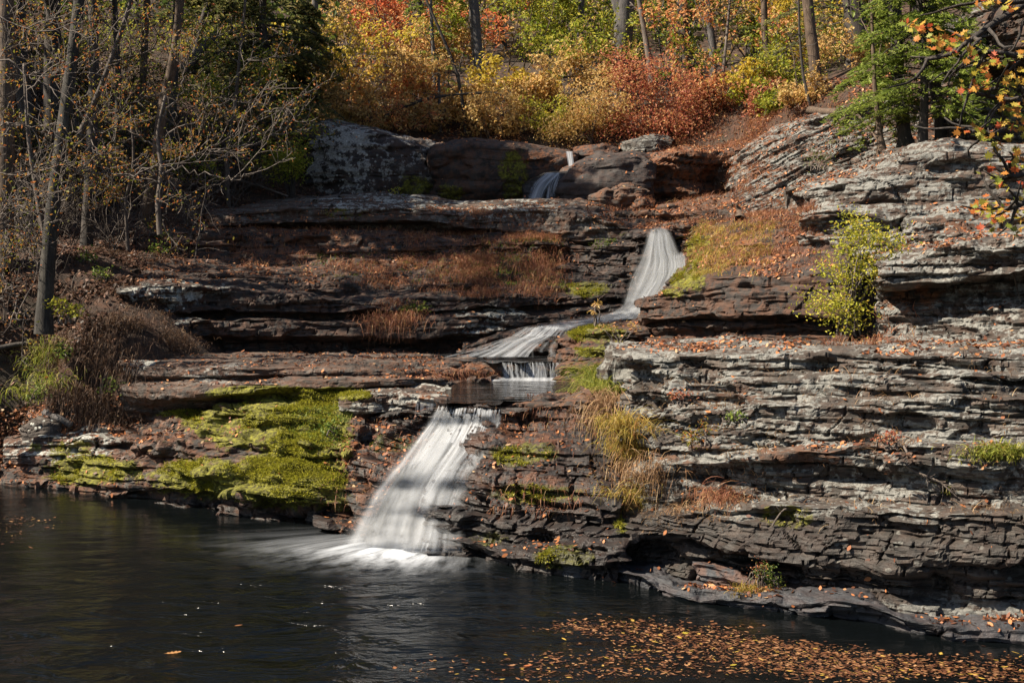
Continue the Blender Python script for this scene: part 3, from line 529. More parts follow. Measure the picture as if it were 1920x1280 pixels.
form('rock_ledge', 'blocky light grey terrace with a rounded boss beneath the hemlock on the right bank', 'rock ledge', 'rock_grey',
     [1515, 1560, 1640, 1700, 1780, 1870, 2380], [22, 21.5, 21, 20.8, 20.5, 20.2, 18.8],
     [([500, 500, 505, 490, 480, 475, 470], -.2), ([450, 445, 450, 445, 440, 440, 440], .0), ([442, 438, 444, 438, 432, 432, 432], .3), ([402, 396, 402, 396, 396, 402, 402], .35), ([388, 382, 386, 376, 376, 382, 386], .9), ([365, 354, 345, 335, 335, 340, 340], 1.0), ([360, 346, 330, 300, 282, 286, 275], 1.2), ([352, 338, 316, 284, 270, 274, 262], 2.2), ([345, 330, 308, 276, 262, 266, 254], 3.4)],
     res=.03, seed=131, hs=(.55, .2, .08), amps=(.13, .08, .035), blk=1.1, lump=.18, lumps=1.0, back=2.0, jag=.05,
     attrs={'lichen': (.6, [(1850, 340, 60, 40, .3)]), 'black': (.3, []), 'rust': (.2, [(1500, 430, 60, 60, .8), (1850, 420, 120, 25, .6)])})
form('rock_ledge', 'big tilted slab with slanting seams full of leaves below the forest edge', 'rock ledge', 'rock_grey',
     [1375, 1420, 1480, 1560, 1640, 1730], [28, 27.5, 27, 26.5, 26.5, 26.5],
     [([400, 415, 440, 460, 470, 470], -.2), ([385, 392, 410, 425, 430, 430], .2), ([352, 345, 340, 340, 335, 330], 1.5), ([325, 295, 275, 260, 255, 250], 2.7), ([308, 268, 238, 215, 196, 205], 3.8), ([300, 260, 230, 208, 190, 200], 5.0)],
     res=.034, seed=141, hs=(.5, .17, .07), amps=(.09, .10, .05), blk=.5, lump=.16, back=2.0, dip=(-.45, .15), jag=.04,
     attrs={'lichen': (.65, []), 'rust': (.35, [(1420, 270, 60, 80, .8)]), 'black': (.3, [])})
form('rock_cliff', 'tall streaked grey crag at the edge of the forest behind the hemlock trunks', 'rock cliff', 'rock_grey',
     [1778, 1800, 1850, 1920, 2010, 2400], [27.2, 27, 26.6, 26.2, 26, 25],
     [([305, 305, 300, 295, 290, 290], 0), ([240, 200, 190, 190, 190, 190], .3), ([190, 120, 60, 20, 10, 0], .8), ([170, 95, 30, -20, -40, -50], 1.0), ([160, 85, 20, -30, -50, -60], 2.5)],
     res=.045, seed=151, hs=(.8, .3, .1), amps=(.25, .12, .05), blk=1.2, lump=.3, lumps=1.5, back=3.0, attrs={'lichen': (.5, []), 'black': (.8, []), 'rust': (.2, [])})
form('rock_cliff', 'dark overhanging layered outcrop at the top edge of the right bank', 'rock cliff', 'rock_brown',
     [1868, 1890, 1930, 2000, 2380], [25.2, 25, 24.7, 24.3, 23.5],
     [([135, 128, 125, 122, 120], .9), ([118, 114, 112, 110, 110], -.1), ([70, 60, 50, 45, 40], .0), ([50, 20, 0, -10, -20], .2), ([40, 10, -12, -25, -35], 2)], res=.035, seed=155, hs=(.4, .15, .06), amps=(.10, .09, .04), lump=.15, back=2.0, skirt=.1, attrs={'rust': (.3, []), 'black': (.6, [])})
form('rock_ledge', 'broken brown rubble ledge strewn with red leaves under the earth bank', 'rock ledge', 'rock_brown',
     [1120, 1170, 1230, 1300, 1360, 1420], [30.2, 29.6, 29.2, 28.6, 28.2, 27.9],
     [([450, 452, 445, 450, 450, 450], 0), ([428, 428, 424, 425, 425, 430], .15), ([420, 418, 414, 414, 412, 415], .8), ([410, 408, 405, 404, 400, 402], .95), ([400, 398, 396, 394, 390, 392], 2.4), ([388, 386, 384, 380, 374, 370], 5.0)], res=.04, seed=171, hs=(.4, .2, .1), amps=(.14, .10, .05), lump=.3, lumps=.7, back=1.0, attrs={'rust': (.6, []), 'moss': (.08, []), 'lichen': (.1, [])})
form('rock_ledge', 'wet black rock step behind the middle waterfall', 'rock ledge', 'rock_dark',
     [1190, 1215, 1250, 1285, 1320], [27.0, 27.1, 27.2, 27.3, 27.6],
     [([615, 615, 610, 600, 590], 0), ([560, 560, 555, 545, 530], .5), ([500, 500, 500, 500, 490], .9), ([455, 448, 448, 455, 450], 1.3), ([440, 432, 432, 438, 430], 1.5), ([428, 418, 418, 420, 415], 3.5)], res=.04, seed=161, hs=(.5, .2, .08), amps=(.10, .07, .03), lump=.12, back=1.5, attrs={'wet': (.6, []), 'rust': (.3, [])})
form('rock_ledge', 'low wet rock step under the white cascade where the stream turns', 'rock ledge', 'rock_dark',
     [860, 930, 1000, 1060, 1125], [24.7, 24.65, 24.6, 24.4, 24.1],
     [([690] * 5, 0), ([672, 668, 668, 668, 668], .1), ([658, 645, 640, 640, 648], .3), ([648, 630, 622, 622, 625], .6), ([640, 622, 613, 611, 610], 1.3), ([633, 614, 602, 598, 594], 2.4)], res=.035, seed=163, hs=(.3, .12, .06), amps=(.07, .05, .02), lump=.08, back=1.0, attrs={'wet': (.7, []), 'rust': (.5, [])})
form('rock_slab', 'wet black rock lip carrying the small top waterfall', 'rock slab', 'rock_dark',
     [978, 1005, 1035, 1066], [33.7, 33.7, 33.8, 33.9], [([392] * 4, 0), ([380, 376, 374, 374], 0), ([358, 342, 334, 330], .4), ([352, 335, 326, 322], .8), ([347, 330, 321, 316], 1.6)], res=.04, seed=165, hs=(.5, .2, .1), amps=(.06, .05, .02), lump=.08, back=.6, attrs={'wet': (.7, [])})
print('forms', sum(len(f['V']) for f in FORMS))
# ------------------------------------------------------------------ hillside terrain (thin plate through known ground points)
TP = [(-100, 885, 22.6, 0), (-300, 860, 23, 0), (60, 770, 23.2, -.1), (100, 625, 22.8, 0), (0, 625, 23.6, 0), (200, 565, 24.0, 0), (250, 485, 27.2, 0), (100, 470, 26.5, 0), (0, 450, 27, 0), (300, 432, 29, 0), (450, 405, 31, 0), (560, 385, 33, 0),
      (0, 300, 32, 0), (200, 280, 34, 0), (400, 285, 36, 0), (560, 300, 37, 0), (0, 100, 40, 0), (200, 80, 42, 0), (400, 60, 45, 0), (560, 150, 44, 0), (-400, 300, 32, 0), (-400, 600, 24, 0),
      (150, 620, 23.2, .05), (150, 690, 22.7, 0), (180, 760, 22.9, -.15), (100, 700, 23.0, 0), (222, 600, 23.7, .1), (40, 835, 23.2, -.3), (210, 505, 25.3, .1), (222, 655, 23.0, .1), (200, 710, 22.8, 0), (110, 800, 23.0, -.25), (350, 470, 28, .1), (380, 410, 30.3, .2),
      (15, 906, 22.0, -.8), (130, 919, 21.2, -.8), (240, 936, 20.4, -.8), (-150, 900, 22.2, -.7), (60, 880, 22.6, -.35), (170, 860, 22.4, -.4), (450, 700, 24.2, -.5), (450, 575, 27, -.5), (650, 575, 27.5, -.5), (900, 575, 28, -.5), (650, 440, 31, -.5), (900, 440, 31.5, -.5), (1100, 445, 31, -.5), (700, 395, 34.5, 0), (950, 395, 34.5, 0), (1150, 400, 33.5, 0), (1300, 400, 32.5, 0),
      (700, 255, 38.5, 0), (900, 262, 38.5, 0), (1050, 275, 38, 0), (1200, 262, 38, 0), (1330, 262, 37.5, 0), (1450, 240, 35, -.1), (1600, 205, 32.5, -.1), (1740, 285, 27, -.2), (1850, 280, 26, -.2), (1700, 480, 20.5, -.4), (1560, 460, 23.5, -.5), (1900, 470, 20, -.4), (1400, 430, 25.5, -.4),
      (1330, 440, 26, -.6), (1250, 560, 24.5, -.6), (1190, 560, 26.5, -1.4), (1330, 390, 33.0, -1.2), (1400, 330, 33.5, -1.6), (1250, 380, 33.5, -1.2), (1380, 400, 29.5, -1.0), (1420, 300, 33, -1.6), (1300, 330, 35, -1.0), (1190, 605, 25.5, -1.0), (1240, 500, 27.8, -1.4), (1120, 610, 25.5, -.9), (1150, 520, 28.5, -1), (600, 150, 48, 0), (900, 170, 48, 0), (1200, 180, 48, 0), (1500, 165, 46, 0), (1800, 100, 42, 0), (600, 40, 62, 0), (900, 50, 62, 0), (1200, 60, 62, 0), (1500, 45, 60, 0), (2100, -50, 50, 0), (600, -100, 90, 0), (1200, -100, 90, 0), (2000, -160, 80, 0), (0, -120, 70, 0), (-600, -60, 60, 0),
      (1600, 690, 19, -.5), (1900, 690, 18.3, -.5), (1350, 690, 19, -.5), (2300, 660, 18, -.6), (2300, 400, 22, -.5), (2600, 640, 17, .5), (2600, 350, 22, 0), (650, 730, 22.5, -1.0), (950, 745, 22, -1.0), (850, 720, 26, -.7)]
tw = np.array([at(a, b, c) + np.array([0, 0, d]) for a, b, c, d in TP])
tw = np.concatenate([tw, np.array([(-9, 14, -1.2), (-3, 14, -1.2), (2, 10, -1.2), (6, 7, -1.2), (-14, 17, -1.2), (-3, 18.5, -1.0), (0, 5, -1.2), (-20, 10, -1), (4, 14.6, -1.0), (0, 17, -.8), (9, 9, -.6), (-30, 20, 1.0), (14, 8, 1.0), (16, 20, 6), (-60, 40, 14), (-60, 0, 0), (60, 0, 10), (60, 60, 28), (-60, 120, 44), (0, 125, 46), (60, 125, 48)])])
def _U(r2): return r2 * np.log(r2 + 1e-9)
def tps_fit(P, z, lam):
    n = len(P); D = ((P[:, None] - P[None])**2).sum(-1)
    A = np.zeros((n + 3, n + 3)); A[:n, :n] = _U(D) + lam * np.eye(n); A[:n, n] = 1; A[:n, n + 1:] = P; A[n:, :n] = A[:n, n:].T
    return np.linalg.solve(A, np.concatenate([z, [0, 0, 0]]))
TW = tps_fit(tw[:, :2], tw[:, 2], 0.25)
def ground_z(x, y, detail=True):
    x = np.asarray(x, float); y = np.asarray(y, float); sh = x.shape
    Q = np.stack([x.ravel(), y.ravel()], -1); out = np.zeros(len(Q))
    for i in range(0, len(Q), 20000):
        q = Q[i:i + 20000]; D = ((q[:, None] - tw[None, :, :2])**2).sum(-1)
        out[i:i + 20000] = _U(D) @ TW[:-3] + TW[-3] + q @ TW[-2:]
    if detail:
        P = np.stack([Q[:, 0], Q[:, 1], 0 * Q[:, 0]], -1)
        out = out + 0.22 * fbm(P, 2.2, 3, 5) * np.clip((out + .2) / 1.0, 0, 1)
    return np.clip(out, -1.6, 60).reshape(sh)
def terrain(x0, x1, y0, y1, st):
    nx = int((x1 - x0) / st) + 1; ny = int((y1 - y0) / st) + 1
    X, Y = np.meshgrid(np.linspace(x0, x1, nx), np.linspace(y0, y1, ny))
    Z = ground_z(X, Y); return np.stack([X, Y, Z], -1)
def grid_faces(ny, nx, o=0):
    idx = o + np.arange(nx * ny).reshape(ny, nx)
    return np.stack([idx[:-1, :-1], idx[:-1, 1:], idx[1:, 1:], idx[1:, :-1]], -1).reshape(-1, 4)
def warp(a, b, n, c, p=1.8):
    t = np.linspace(-1, 1, n); return np.where(t < 0, c + (c - a) * -np.abs(t)**p, c + (b - c) * np.abs(t)**p)
gx = warp(-75, 65, 330, -3); gy = warp(-6, 125, 330, 30)
GX, GY = np.meshgrid(gx, gy); GZ = ground_z(GX, GY)
TG = np.stack([GX, GY, GZ], -1)
m, nt, out = new_mat('forest_floor'); t = NT(nt)
pos = t.n('ShaderNodeNewGeometry').outputs['Position']
c = t.ramp(t.noise(pos, 5, 7, 0.7), [(.3, (.014, .010, .008)), (.48, (.04, .022, .014)), (.6, (.075, .036, .021)), (.75, (.13, .07, .04))])
c = t.mix(t.rng(t.noise(pos, .5, 4), .5, .65, 0, .7), c, (.035, .028, .018))
p = t.n('ShaderNodeBsdfPrincipled'); t.l(c, p.inputs['Base Color']); p.inputs['Roughness'].default_value = .95
b = t.n('ShaderNodeBump'); b.inputs['Strength'].default_value = .9; b.inputs['Distance'].default_value = .08; t.l(t.noise(pos, 14, 6, .7), b.inputs['Height']); t.l(b.outputs[0], p.inputs['Normal']); t.l(p.outputs[0], out.inputs[0])
M['floor'] = m
hill = mesh_np('hillside', TG.reshape(-1, 3), [grid_faces(330, 330)], m, None, True)
tag(hill, 'leaf covered forest hillside rising behind and beside the falls', None, None, 'structure')
# ------------------------------------------------------------------ ray helper over everything solid
bv, bf = [], []; off = 0
for Fm in FORMS:
    g = Fm['Gd']; bv.append(g.reshape(-1, 3)); bf.append(grid_faces(g.shape[0], g.shape[1], off)); off += g.shape[0] * g.shape[1]
bv.append(TG.reshape(-1, 3)); bf.append(grid_faces(330, 330, off))
BV = BVHTree.FromPolygons(np.concatenate(bv).tolist(), np.concatenate(bf).tolist())
CV = Vector(CAM)
def hit(px, py, lift=0.0):
    d = Vector(ray(float(px), float(py))).normalized()
    loc, nor, i, dist = BV.ray_cast(CV, d)
    if loc is None: return None, None
    if nor.dot(d) > 0: nor = -nor
    return np.array(loc - d * lift), np.array(nor)
def drop(x, y, z0=60):
    loc, nor, i, dist = BV.ray_cast(Vector((x, y, z0)), Vector((0, 0, -1)))
    return (np.array(loc) if loc else np.array([x, y, 0.0]))
# ------------------------------------------------------------------ water
def water_mat(name, base, rough, bs, bump, foam, bfar=None):
    m, nt, out = new_mat(name); t = NT(nt)
    pos = t.n('ShaderNodeNewGeometry').outputs['Position']
    p = t.n('ShaderNodeBsdfPrincipled'); p.inputs['Base Color'].default_value = (*base, 1); p.inputs['Roughness'].default_value = rough; p.inputs['IOR'].default_value = 1.33
    rot = t.n('ShaderNodeMapping'); rot.inputs['Rotation'].default_value = (0, 0, R(-28)); rot.inputs['Scale'].default_value = (bs[0], bs[1], 1); t.l(pos, rot.inputs['Vector'])
    h = t.math('ADD', t.noise(rot.outputs[0], 1.0, 4, 0.6, 0.6), t.math('MULTIPLY', t.noise(pos, 1.1, 2, 0.5), 0.6))
    b = t.n('ShaderNodeBump'); b.inputs['Strength'].default_value = bump; b.inputs['Distance'].default_value = 0.2; t.l(h, b.inputs['Height']); t.l(b.outputs[0], p.inputs['Normal'])
    if bfar:
        dv = t.n('ShaderNodeVectorMath', operation='DISTANCE'); t.l(pos, dv.inputs[0]); dv.inputs[1].default_value = (float(FB[0]) - .8, float(FB[1]) - 3.0, 0)
        t.l(t.rng(t.math('ADD', dv.outputs['Value'], t.math('MULTIPLY', t.noise(pos, .8, 3), 2.0)), 1.5, 6.5, bump, bfar), b.inputs['Strength'])
    f = foam(t, pos)
    fd = t.n('ShaderNodeBsdfDiffuse'); fd.inputs[0].default_value = (.60, .63, .68, 1)
    mx = t.n('ShaderNodeMixShader'); t.l(f, mx.inputs[0]); t.l(p.outputs[0], mx.inputs[1]); t.l(fd.outputs[0], mx.inputs[2]); t.l(mx.outputs[0], out.inputs[0])
    return m
FB = atz(765, 1040, 0.0)
def pool_foam(t, pos):
    # foam pushed out radially from where the fall lands
    sp = t.n('ShaderNodeSeparateXYZ'); t.l(pos, sp.inputs[0])
    dx = t.math('SUBTRACT', sp.outputs[0], float(FB[0])); dy = t.math('SUBTRACT', sp.outputs[1], float(FB[1]) + .15)
    # stretch: foam travels further to the left and along the shore
    ex = t.math('ADD', t.math('MULTIPLY', dx, 0.62), t.math('MULTIPLY', t.math('MAXIMUM', dx, 0.0), 0.9))
    ey = t.math('ADD', dy, t.math('MULTIPLY', dx, 0.22))
    r = t.math('SQRT', t.math('ADD', t.math('MULTIPLY', ex, ex), t.math('MULTIPLY', t.math('MULTIPLY', ey, ey), 1.6)))
    an = t.math('ARCTAN2', t.math('SUBTRACT', dy, 2.2), t.math('SUBTRACT', dx, .7))
    cb = t.n('ShaderNodeCombineXYZ'); t.l(t.math('MULTIPLY', an, 9.0), cb.inputs[0]); t.l(t.math('MULTIPLY', r, 1.1), cb.inputs[1])
    st = t.noise(cb.outputs[0], 1.6, 5, 0.62)
    core = t.math('POWER', t.rng(r, 0.0, 1.7, 0.85, 0.0), 1.8)
    halo = t.rng(r, 0.3, 2.3, 0.28, 0.0)
    f = t.math('ADD', t.math('MULTIPLY', core, t.rng(st, .15, .62)), t.math('MULTIPLY', halo, t.rng(st, .32, .78)))
    # faint blue-white drift streaks further out
    rot = t.n('ShaderNodeMapping'); rot.inputs['Rotation'].default_value = (0, 0, R(-30)); rot.inputs['Scale'].default_value = (.55, 3.2, 1); t.l(pos, rot.inputs['Vector'])
    dr = t.rng(t.noise(rot.outputs[0], 1.5, 5, .68), .48, .80, 0, .03)
    dr = t.math('MULTIPLY', dr, t.rng(r, 0.6, 3.8, 1.0, 0.0))
    return t.math('MINIMUM', t.math('ADD', f, dr), 0.88)
M['pool'] = water_mat('dark_pool_water', (.0022, .0030, .0034), .15, (1.1, 2.6), 1.2, pool_foam, .10)
def flat_foam(t, pos):
    n = t.noise(t.scaled(pos, .8, 3.5, 1), 1.8, 4, .65)
    return t.math('MULTIPLY', t.rng(n, .45, .75), t.attr('foam'))
M['stream'] = water_mat('stream_water', (.005, .005, .005), .05, (2.0, 3.5), .18, flat_foam)
nx, ny = 160, 90
X, Y = np.meshgrid(np.linspace(-34, 16, nx), np.linspace(-4, 25, ny))
po = mesh_np('pool_water', np.stack([X, Y, 0 * X], -1).reshape(-1, 3), [grid_faces(ny, nx)], M['pool'], None, True)
tag(po, 'dark plunge pool with white foam drifting out from the lowest fall', None, None, 'structure')
def fall_mat(name, nu, nv, lo, hi, dens):
    m, nt, out = new_mat(name); t = NT(nt)
    u, v, e = t.attr('u'), t.attr('v'), t.attr('edge')
    cb = t.n('ShaderNodeCombineXYZ'); t.l(t.math('MULTIPLY', u, nu), cb.inputs[0]); t.l(t.math('MULTIPLY', v, nv), cb.inputs[1]); t.l(t.attr('sd'), cb.inputs[2])
    n1 = t.noise(cb.outputs[0], 1.0, 4, .6)
    cb2 = t.n('ShaderNodeCombineXYZ'); t.l(t.math('MULTIPLY', u, nu * .25), cb2.inputs[0]); t.l(t.math('MULTIPLY', v, nv * 1.3), cb2.inputs[1]); t.l(t.attr('sd'), cb2.inputs[2])
    n2 = t.noise(cb2.outputs[0], 1.0, 3, .5)
    s = t.math('ADD', t.math('MULTIPLY', n1, .42), t.math('MULTIPLY', n2, .58))
    # thinner edges break into separate threads
    thr = t.math('ADD', s, t.math('MULTIPLY', t.math('SUBTRACT', e, 0.6), 0.22))
    f = t.math('MULTIPLY', t.rng(thr, lo, hi), dens)
    f = t.math('MULTIPLY', f, t.rng(e, 0.0, .25))
    cw = t.ramp(s, [(.34, (.30, .32, .35)), (.5, (.48, .50, .54)), (.66, (.74, .76, .80))])
    d = t.n('ShaderNodeBsdfDiffuse'); t.l(cw, d.inputs[0])
    tr = t.n('ShaderNodeBsdfTranslucent'); t.l(cw, tr.inputs[0])
    mm = t.n('ShaderNodeMixShader'); mm.inputs[0].default_value = .4; t.l(d.outputs[0], mm.inputs[1]); t.l(tr.outputs[0], mm.inputs[2])
    tp = t.n('ShaderNodeBsdfTransparent')
    mx = t.n('ShaderNodeMixShader'); t.l(f, mx.inputs[0]); t.l(tp.outputs[0], mx.inputs[1]); t.l(mm.outputs[0], mx.inputs[2]); t.l(mx.outputs[0], out.inputs[0])
    return m
M['fall'] = fall_mat('falling_water', 20, .40, .26, .66, .88)
M['falls'] = fall_mat('falling_water_threads', 30, .45, .36, .70, .62)
M['thread'] = fall_mat('thin_water_threads', 26, .4, .53, .62, .5)
def smooth2(A, k=2):
    for _ in range(k):
        B = np.pad(A, 1, mode='edge'); A = (B[:-2, 1:-1] + B[2:, 1:-1] + 2 * B[1:-1, 1:-1] + B[1:-1, :-2] + B[1:-1, 2:]) / 6
    return A
def cascade(parent, name, rows, mat, lift=.08, nu=26, nv=60, sd=0.0, Yfix=None, fade=(.0, .0), sm=3, ewid=.18, origin=(0, 0, 0)):
    rows = np.array(rows, float)
    py = np.linspace(rows[0, 0], rows[-1, 0], nv)
    L = np.interp(py, rows[:, 0], rows[:, 1]); Rr = np.interp(py, rows[:, 0], rows[:, 2])
    L = np.convolve(np.pad(L, 4, mode='edge'), np.ones(9) / 9, 'valid'); Rr = np.convolve(np.pad(Rr, 4, mode='edge'), np.ones(9) / 9, 'valid')
    u = np.linspace(0, 1, nu)
    PX = L[:, None] * (1 - u) + Rr[:, None] * u; PY = py[:, None] + 0 * u
    if Yfix is None:
        Yg = np.zeros_like(PX)
        for i in range(nv):
            for j in range(nu):
                h, _ = hit(PX[i, j], PY[i, j]); Yg[i, j] = h[1] if h is not None else 30
        med = np.median(Yg, 1)[:, None]
        Yg = np.clip(Yg, med - .35, med + .35)
        Yg = smooth2(Yg, 10) - lift
    else:
        Yg = np.interp(py, [a for a, b in Yfix], [b for a, b in Yfix])[:, None] + 0 * PX - lift
    Yg = Yg + .02 * vn(u[None] * 6 + 0 * PX, py[:, None] * .02 + 0 * PX, 0 * PX + sd, 4)
    P = at(PX, PY, Yg)
    vv = (py - py[0]) / (py[-1] - py[0])
    ln = np.concatenate([[0], np.cumsum(np.linalg.norm(np.diff(P[:, nu // 2], axis=0), axis=1))])
    e = np.minimum(u, 1 - u) / ewid; e = np.clip(e, 0, 1)[None] * np.ones((nv, 1))
    if fade[0]: e = e * sstep(0, fade[0], vv)[:, None]
    if fade[1]: e = e * sstep(1, 1 - fade[1], vv)[:, None]
    V = P.reshape(-1, 3) - np.asarray(origin)
    return mesh_np(name, V, [grid_faces(nv, nu)], mat, parent, True, {'u': (u[None] + 0 * PX).ravel(), 'v': (ln[:, None] + 0 * PX).ravel(), 'edge': e.ravel(), 'sd': np.full(PX.size, sd)})
def strand_mat():
    m, nt, out = new_mat('silky_water'); t = NT(nt)
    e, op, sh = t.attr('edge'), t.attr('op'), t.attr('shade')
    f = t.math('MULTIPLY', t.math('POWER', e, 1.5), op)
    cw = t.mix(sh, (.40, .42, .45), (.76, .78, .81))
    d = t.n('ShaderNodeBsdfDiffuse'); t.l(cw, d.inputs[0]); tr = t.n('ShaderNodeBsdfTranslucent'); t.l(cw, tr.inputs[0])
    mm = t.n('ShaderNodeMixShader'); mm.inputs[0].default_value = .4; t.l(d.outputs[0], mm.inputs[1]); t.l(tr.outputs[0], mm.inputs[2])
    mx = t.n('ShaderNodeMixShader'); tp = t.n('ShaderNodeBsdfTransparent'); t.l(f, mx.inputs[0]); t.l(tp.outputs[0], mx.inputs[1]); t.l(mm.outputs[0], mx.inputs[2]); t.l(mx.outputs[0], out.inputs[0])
    return m
M['silk'] = strand_mat()
def strands(parent, name, rows, n, origin, clusters, seed, Yfix=None, wid=(3, 12), op=(.1, .35), lift=(.03, .22), short=0.0, drift=.12, nv=26, endfade=.12, span=(0, 1), shade=(0, 1), soft=5):
    # many soft ribbons of water, each with its own path over the rock
    rng = np.random.default_rng(seed); rows = np.array(rows, float); py0, py1 = rows[0, 0], rows[-1, 0]
    if Yfix is None:
        gy = np.linspace(py0, py1, 50); gu = np.linspace(0, 1, 30); Yg = np.zeros((50, 30))
        for i in range(50):
            l_, r_ = np.interp(gy[i], rows[:, 0], rows[:, 1]), np.interp(gy[i], rows[:, 0], rows[:, 2])
            for j in range(30):
                h, _ = hit(l_ + (r_ - l_) * gu[j], gy[i]); Yg[i, j] = h[1] if h is not None else 30
        md = np.median(Yg, 1)[:, None]; Yg = smooth2(np.clip(Yg, md - .35, md + .35), soft)
    Vs, Fs, E, O, Sh = [], [], [], [], []; off = 0
    for k in range(n):
        if rng.random() < .8 or not clusters: 
            c = clusters[rng.integers(len(clusters))] if clusters else (.5, .5)
            u0 = rng.normal(c[0], c[1])
        else: u0 = rng.random()
        u0 = u0 if span[0] <= u0 <= span[1] else rng.uniform(.1, .9); u1 = u0 + rng.normal() * drift
        a_, b_ = 0.0, 1.0
        if rng.random() < short: a_ = rng.random() * .8; b_ = min(1.0, a_ + rng.uniform(.12, .35))
        else: a_ = rng.random() * .06; b_ = 1.0 if rng.random() < .7 else rng.uniform(.5, 1)
        t = np.linspace(0, 1, nv); f = a_ + (b_ - a_) * t; py = py0 + (py1 - py0) * f
        u = u0 + (u1 - u0) * f + .012 * vn(f * 5, 0 * f + k, 0 * f, seed)
        L = np.interp(py, rows[:, 0], rows[:, 1]); Rr = np.interp(py, rows[:, 0], rows[:, 2]); px = L + (Rr - L) * u
        if Yfix is None:
            iy = np.clip((py - py0) / (py1 - py0) * 49, 0, 48.999); iu = np.clip(u, 0, 1) * 29; i0 = iy.astype(int); j0 = np.minimum(iu.astype(int), 28); fy = iy - i0; fu = iu - j0
            Y = Yg[i0, j0] * (1 - fy) * (1 - fu) + Yg[i0 + 1, j0] * fy * (1 - fu) + Yg[i0, j0 + 1] * (1 - fy) * fu + Yg[i0 + 1, j0 + 1] * fy * fu
        else: Y = np.interp(py, [q[0] for q in Yfix], [q[1] for q in Yfix])
        Y = Y - rng.uniform(*lift) * (.4 + .6 * f)
        w = (wid[0] + (wid[1] - wid[0]) * f * rng.uniform(.4, 1.3)) * rng.uniform(.5, 1.4)
        A = at(px - w, py, Y); B = at(px, py, Y - .01); Cc = at(px + w, py, Y)
        V = np.stack([A, B, Cc], 1).reshape(-1, 3); Vs.append(V); Fs.append(grid_faces(nv, 3, off)); off += nv * 3
        en = sstep(0, .08, t) * sstep(1, 1 - endfade, t) if b_ < 1 else sstep(0, .06, t)
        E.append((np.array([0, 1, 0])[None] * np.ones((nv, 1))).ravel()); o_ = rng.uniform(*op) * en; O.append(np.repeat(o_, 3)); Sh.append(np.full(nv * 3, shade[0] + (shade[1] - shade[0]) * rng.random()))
    return mesh_np(name, np.concatenate(Vs) - np.asarray(origin), [np.concatenate(Fs)], M['silk'], parent, True, {'edge': np.concatenate(E), 'op': np.concatenate(O), 'shade': np.concatenate(Sh)})
WG = 'waterfalls of the creek'
o0 = atz(765, 1035, 0)
wf = thing('waterfall', o0, 'lowest and widest white waterfall fanning down rock steps into the pool', 'waterfall', WG)
main = [(750, 826, 938), (762, 820, 942), (800, 806, 938), (840, 776, 925), (880, 748, 893), (920, 722, 872), (960, 702, 858), (1000, 688, 848), (1042, 672, 838)]
cascade(wf, 'water_curtain', main, M['thread'], .05, 40, 80, .3, origin=o0, ewid=.3)
main2 = [(750, 822, 940), (762, 817, 942), (800, 800, 938), (840, 772, 924), (870, 752, 900), (890, 736, 890), (920, 714, 874), (960, 696, 862), (1000, 682, 852), (1046, 664, 846)]
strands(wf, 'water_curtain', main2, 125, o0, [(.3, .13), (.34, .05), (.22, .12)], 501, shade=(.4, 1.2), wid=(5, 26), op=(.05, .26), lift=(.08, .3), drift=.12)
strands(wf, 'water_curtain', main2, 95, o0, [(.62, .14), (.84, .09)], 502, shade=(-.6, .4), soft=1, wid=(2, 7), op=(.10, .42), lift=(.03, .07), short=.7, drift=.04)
strands(wf, 'water_curtain', [(752, 826, 942), (790, 812, 940), (830, 780, 928)], 90, o0, [(.3, .2), (.75, .15)], 503, wid=(1.5, 4), op=(.3, .75), lift=(.05, .15), drift=.03, nv=14, short=.3)
strands(wf, 'spray_veil', [(860, 745, 830), (920, 712, 812), (980, 684, 800), (1050, 650, 806)], 60, o0, [(.45, .2)], 504, wid=(10, 30), op=(.04, .14), lift=(.2, .45), drift=.1)
cascade(wf, 'side_trickle', [(756, 775, 818), (770, 775, 815), (806, 776, 812)], M['thread'], .02, 20, 14, 5.0, Yfix=[(756, 19.3), (806, 19.32)], origin=o0, ewid=.1)
o1 = at(1230, 590, 27)
wf2 = thing('waterfall', o1, 'middle waterfall sliding down a black rock chute at the bend, half sunlit', 'waterfall', WG)
mid = [(424, 1222, 1248), (432, 1221, 1254), (450, 1217, 1264), (472, 1214, 1272), (490, 1212, 1284), (515, 1206, 1286), (535, 1201, 1272), (555, 1195, 1250), (575, 1186, 1228), (598, 1150, 1204)]
Ym = [(424, 28.4), (432, 28.15), (450, 27.95), (490, 27.6), (520, 27.2), (555, 26.8), (580, 26.4), (600, 25.9)]
cascade(wf2, 'water_curtain', mid, M['thread'], .0, 34, 60, 13.0, Yfix=Ym, origin=o1, ewid=.35, fade=(.2, .1))
strands(wf2, 'water_curtain', mid, 95, o1, [(.35, .16), (.6, .16)], 511, shade=(.35, .8), Yfix=Ym, wid=(6, 18), op=(.05, .18), lift=(.02, .2), drift=.25)
strands(wf2, 'water_curtain', mid, 30, o1, [(.4, .2)], 513, Yfix=Ym, wid=(1.5, 4), op=(.15, .4), lift=(.1, .22), drift=.25, short=.5)
strands(wf2, 'water_curtain', [(470, 1240, 1284), (500, 1240, 1290), (520, 1226, 1286), (545, 1206, 1262), (575, 1188, 1226)], 60, o1, [(.7, .2)], 512, Yfix=Ym, wid=(2, 6), op=(.12, .45), lift=(.02, .12), drift=.08, short=.4)
o2 = at(960, 665, 24.3)
wf3 = thing('waterfall', o2, 'short fanned white cascade where the stream spreads onto the flat shelf', 'waterfall', WG)
Yc = [(584, 26.4), (600, 25.5), (611, 24.95), (616, 24.72), (628, 24.62), (634, 24.4), (640, 24.3), (656, 24.1), (668, 23.8)]
